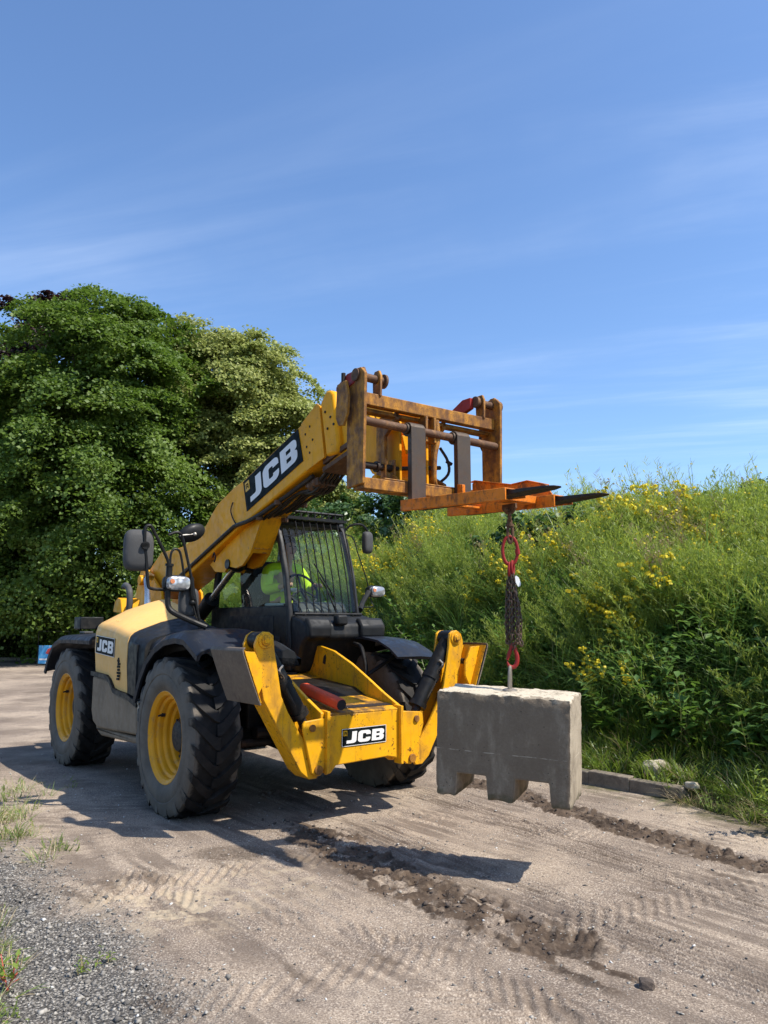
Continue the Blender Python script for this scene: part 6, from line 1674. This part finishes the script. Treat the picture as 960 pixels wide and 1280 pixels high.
# ================================================================== TREES
def crown_arrays(blobs, ncl, per, leaf, seed, flat=.45, droop=.5, shell=.62, inner=.25, rad=(.55, 1.05)):
    """leaf faces in drooping sprays, the sprays spread over overlapping blobs: gaps stay between them"""
    q = np.random.default_rng(seed); C_ = []; D_ = []
    vol = np.array([b_[3] * b_[4] * b_[5] for b_ in blobs]) ** .72; pr = vol / vol.sum()
    for bi, nb in enumerate(q.multinomial(ncl, pr)):
        cx, cy, cz, rx, ry, rz = blobs[bi]; d = q.normal(0, 1, (nb, 3)); d /= np.linalg.norm(d, axis=1)[:, None]
        rr = np.where(q.uniform(0, 1, nb) < inner, q.uniform(.2, shell, nb), q.uniform(shell, 1.0, nb) ** .6)
        # break the outline
        bump_ = 1 + .22 * (vnoise(d[:, 0] * 3 + bi, d[:, 2] * 3 + d[:, 1] * 2, seed) - .5) * 2
        C_.append(np.array([cx, cy, cz]) + d * np.array([rx, ry, rz]) * (rr * bump_)[:, None]); D_.append(d)
    C_ = np.concatenate(C_); D_ = np.concatenate(D_)
    keep = C_[:, 2] > .35; C_, D_ = C_[keep], D_[keep]; n = len(C_)
    R0 = q.uniform(rad[0], rad[1], n)
    # each spray: outward axis, leaves spread along it, hanging at the tip
    ax_ = D_ * np.array([1, 1, .35]); ax_ += q.normal(0, .35, (n, 3)); ax_ /= np.linalg.norm(ax_, axis=1)[:, None]
    sd = np.cross(ax_, np.array([0, 0, 1.0])); sd /= np.linalg.norm(sd, axis=1)[:, None] + 1e-9; up_ = np.cross(sd, ax_)
    u = q.beta(1.6, 1.3, (n, per)) * 2 - .9; v = q.normal(0, .42, (n, per)) * (1 - .25 * np.abs(u)); w = q.normal(0, flat * .35, (n, per))
    p = C_[:, None, :] + (ax_[:, None, :] * u[..., None] + sd[:, None, :] * v[..., None] + up_[:, None, :] * w[..., None]) * R0[:, None, None]
    p[..., 2] -= droop * R0[:, None] * (np.clip(u + .2, 0, None) ** 2 + .5 * v ** 2)
    p = p.reshape(-1, 3); m = len(p)
    outw = np.repeat(D_, per, 0)
    nrm = q.normal(0, .55, (m, 3)) + np.array([0, 0, .75]) + outw * .45; nrm /= np.linalg.norm(nrm, axis=1)[:, None]
    dr = q.normal(0, 1, (m, 3)) + outw * .6 + np.array([0, 0, -.5]); dr -= nrm * (dr * nrm).sum(1)[:, None]; dr /= np.linalg.norm(dr, axis=1)[:, None]
    s3 = np.cross(nrm, dr); L = leaf * q.uniform(.5, 1.45, m)[:, None]
    V = np.stack([p - dr * L * .5, p + s3 * L * .42 + nrm * L * .10, p + dr * L * .55, p - s3 * L * .42 + nrm * L * .10], 1).reshape(-1, 3)
    F = np.arange(m * 4).reshape(-1, 4); F = np.concatenate([F[:, [0, 1, 2]], F[:, [0, 2, 3]]])
    tone = np.repeat(np.clip(np.repeat(q.uniform(0, 1, n), per) * .5 + q.uniform(0, .5, m), 0, 1), 4)
    return V, F, tone, C_
def tree(name, base, h, blobs, ncl, per, leaf, mat, seed, label, cat='tree', trunk_r=.32, limbs=14, **kw):
    e = empty(name, (base[0], base[1], base[2])); tag(e, label, cat)
    V, F, tone, C_ = crown_arrays(blobs, ncl, per, leaf, seed, **kw)
    rr = random.Random(seed); m = MB(); top = Vector((rr.uniform(-.3, .3), rr.uniform(-.3, .3), h * .78))
    P0 = [Vector((0, 0, -.4)), Vector((.05, .02, h * .2)), Vector((-.1, .1, h * .45)), top]; m.tube(catmull(P0, 5), list(np.linspace(trunk_r, .05, 16)), 10)
    pick = [C_[rr.randrange(len(C_))] for _ in range(limbs)]
    for c in pick:
        c = Vector(c); t = min(.72, max(.12, (c.z / h) * .75)); st = Vector((0, 0, h * t * .9)); mid = (st + c) * .5 + Vector((0, 0, .35)); m.tube(catmull([st, mid, c], 5), list(np.linspace(trunk_r * .36, .025, 11)), 6)
    m.build('trunk', 'bark', e, smooth=60)
    o = np_mesh('crown', V, tris=F, mats=[mat], attrs={'tone': tone}, parent=e); 
    return e
tree('lime_tree', (-12.2, 31.5, 0), 16.0, [(0, 0, 7.0, 5.6, 5.2, 6.2), (.2, -1.0, 10.8, 4.1, 4.0, 3.6), (1.9, .2, 10.6, 3.2, 3.4, 3.6), (-4.2, -.5, 7.6, 4.0, 4, 4.0), (1.6, -1.0, 5.4, 3.8, 2.8, 2.4), (-2.6, .6, 3.6, 4.6, 2.4, 2.4), (1.2, .6, 2.6, 3.6, 2.0, 1.8), (-.1, -.2, 14.0, 1.7, 1.6, 1.5), (2.4, 0, 13.9, 1.8, 1.6, 1.5), (-1.2, -.6, 12.2, 1.4, 1.4, 1.2)],
     760, 500, .130, 'lime', 5, 'big dark green spreading tree with drooping layers beside the yard', trunk_r=.42, limbs=22, rad=(.75, 1.35), flat=.34, droop=.55)
tree('pale_leaved_tree', (-6.3, 35.0, 0), 15.6, [(0, 0, 8.0, 4.3, 4.0, 5.4), (-.9, -.6, 12.0, 3.1, 3.0, 2.9), (1.9, -.6, 9.0, 2.8, 3.0, 3.4), (1.6, -1.2, 4.6, 3.6, 3, 3.2), (-1.8, -.4, 13.9, 2.1, 1.8, 1.6), (1.0, 0, 12.6, 1.5, 1.5, 1.5)],
     520, 400, .142, 'beam_leaf', 8, 'pale silvery green tree behind the raised boom', trunk_r=.34, limbs=16, rad=(.65, 1.2), flat=.34)
tree('slim_green_tree', (-2.9, 37.5, 0), 8.6, [(0, 0, 4.2, 2.5, 2.4, 3.6), (.2, 0, 6.2, 1.8, 1.8, 1.9), (1.2, .2, 3.4, 1.7, 1.8, 2.4)], 240, 190, .165, 'beam_leaf', 12, 'smaller light green tree showing between the boom and the cab roof', trunk_r=.2, limbs=9)
tree('copper_tree', (-19.0, 40.0, 0), 18.6, [(0, 0, 10.5, 5.6, 5, 6.8), (.8, -.6, 16.4, 2.6, 2.6, 2.4), (1.6, 0, 18.2, 1.3, 1.4, 1.3)], 330, 160, .20, 'copper', 15, 'dark purple leaved tree peeping over the left of the big green tree', trunk_r=.36, limbs=14, rad=(.5, .95))
tree('dark_green_tree', (-19.5, 33.0, 0), 11.0, [(0, 0, 5.4, 4.6, 4.0, 5.0), (1.0, -.6, 8.2, 3.2, 3, 2.6)], 360, 220, .17, 'lime', 18, 'dark green tree at the far left edge of the view', trunk_r=.3, limbs=10)
# shrubs on the crown of the bank
def shrub(loc, h, w, seed, label, mat='bush', n=60, per=120, leaf=.10):
    e = empty('shrub', loc); tag(e, label, 'shrub')
    V, F, tone, C_ = crown_arrays([(0, 0, h * .5, w, w * .8, h * .5), (w * .3, 0, h * .68, w * .6, w * .6, h * .34)], n, per, leaf, seed, rad=(.22, .42), droop=.1)
    rr = random.Random(seed); m = MB()
    for c in [C_[rr.randrange(len(C_))] for _ in range(8)]: m.tube(catmull([Vector((rr.uniform(-.1, .1), rr.uniform(-.1, .1), -.2)), Vector(c) * .5 + Vector((0, 0, .1)), Vector(c)], 3), [.03, .025, .02, .015, .012, .01, .008], 5)
    m.build('stems', 'bark', e, smooth=60); np_mesh('foliage', V, tris=F, mats=[mat], attrs={'tone': tone}, parent=e)
    return e
for (x_, y_, h_, w_, sd_, lab) in ((-.4, 20.5, 1.9, 1.1, 31, 'dense dark shrub on the bank just right of the cab roof'), (.9, 19.0, 1.7, 1.0, 32, 'dark leafy shrub below the left sleeve of the lifting attachment'),
                                  (2.75, 13.0, 1.15, .9, 33, 'dark shrub on the bank just below the tip of the right fork'), (7.0, 14.9, 1.5, .9, 34, 'dark leafed shrub on the skyline at the right of the bank'), (-2.2, 23.0, 2.0, 1.3, 35, 'dark shrub on the bank seen through the cab glass')):
    shrub((x_, y_, bank_z(x_, y_) - .1), h_, w_, sd_, lab)
# low growth and hedge along the back of the yard
pu = [leafy(r, .8, 8, .12, .06, 16).make('u', ['hedge_leaf', 'stem']) for k in range(3)]
n = 2600; ux_ = rng.uniform(-24, -3, n); uy_ = 33.3 + rng.uniform(0, 5, n) ** 1.0; k = visible(ux_, uy_, 2); ux_, uy_ = ux_[k], uy_[k]
scatter('undergrowth', pu, np.stack([ux_, uy_, np.full(len(ux_), -.05)], 1), rng.uniform(0, 6.28, len(ux_)), rng.uniform(.8, 2.0, len(ux_)), rng.integers(0, 3, len(ux_)), 'dark ivy and undergrowth in the shade beneath the trees', 'undergrowth')
he = empty('hedge', (-12, 41, 0)); tag(he, 'tall dark hedge closing the yard behind the trees', 'hedge')
V, F, tone, C_ = crown_arrays([(x_, 0, 2.2, 2.6, 1.6, 2.6) for x_ in range(-16, 15, 3)], 420, 120, .26, 'x'.__len__() + 60, rad=(.5, .9))
np_mesh('foliage', V, tris=F, mats=['hedge_leaf'], attrs={'tone': tone}, parent=he)
m = MB()
for x_ in range(-16, 15, 3): m.tube([(x_, 0, -.2), (x_ + .2, 0, 1.5), (x_, .1, 3.2)], [.10, .07, .02], 6)
m.build('stems', 'bark', he)
m = MB()
for k in range(14): m.box(-24 + k * 1.5 + .01, -22.5 + k * 1.5 - .01, 32.55, 32.68, -.1, .10 + .01 * (k % 3))
m.build('far_kerb', 'kerb_concrete', None, bevel=.01); tag(bpy.data.objects['far_kerb'], 'pale low kerb edging the far side of the yard', 'kerb', kind='structure')

# ---- blue sign in a thin frame, half hidden behind the rear wheel
SG = empty('sign_board', (-12.30, 28.4, 0), R_(-8)); tag(SG, 'blue sign board in a thin metal frame behind the rear wheel', 'sign')
m = MB(); m.tube([(-.06, 0, 0), (-.06, 0, 1.22), (1.1, 0, 1.22), (1.1, 0, 0)], .012, 6); m.build('sign_frame', 'frame_grey', SG)
MT['sign_blue'] = paint('sign_blue', (.09, .36, .66), .5, dirt=(.5, .6, .7), dirt_lo=.55, dirt_hi=.62, dirt_amt=.8, scale=2.5)
MT['sign_red'] = paint('sign_red', (.55, .07, .06), .5)
m = MB(); m.box(-.02, .62, -.012, .012, .08, .72); bo = m.build('sign_panel', 'sign_blue', SG, bevel=.004)
m = MB(); m.prism([(.24, .44), (.40, .40), (.52, .55), (.48, .66), (.33, .60)], 'y', -.0145, -.0122); m.build('red_patch', 'sign_red', bo)
m = MB(); m.box(.02, .40, -.0145, -.0122, .20, .26); m.build('white_band', 'decal_white', bo)
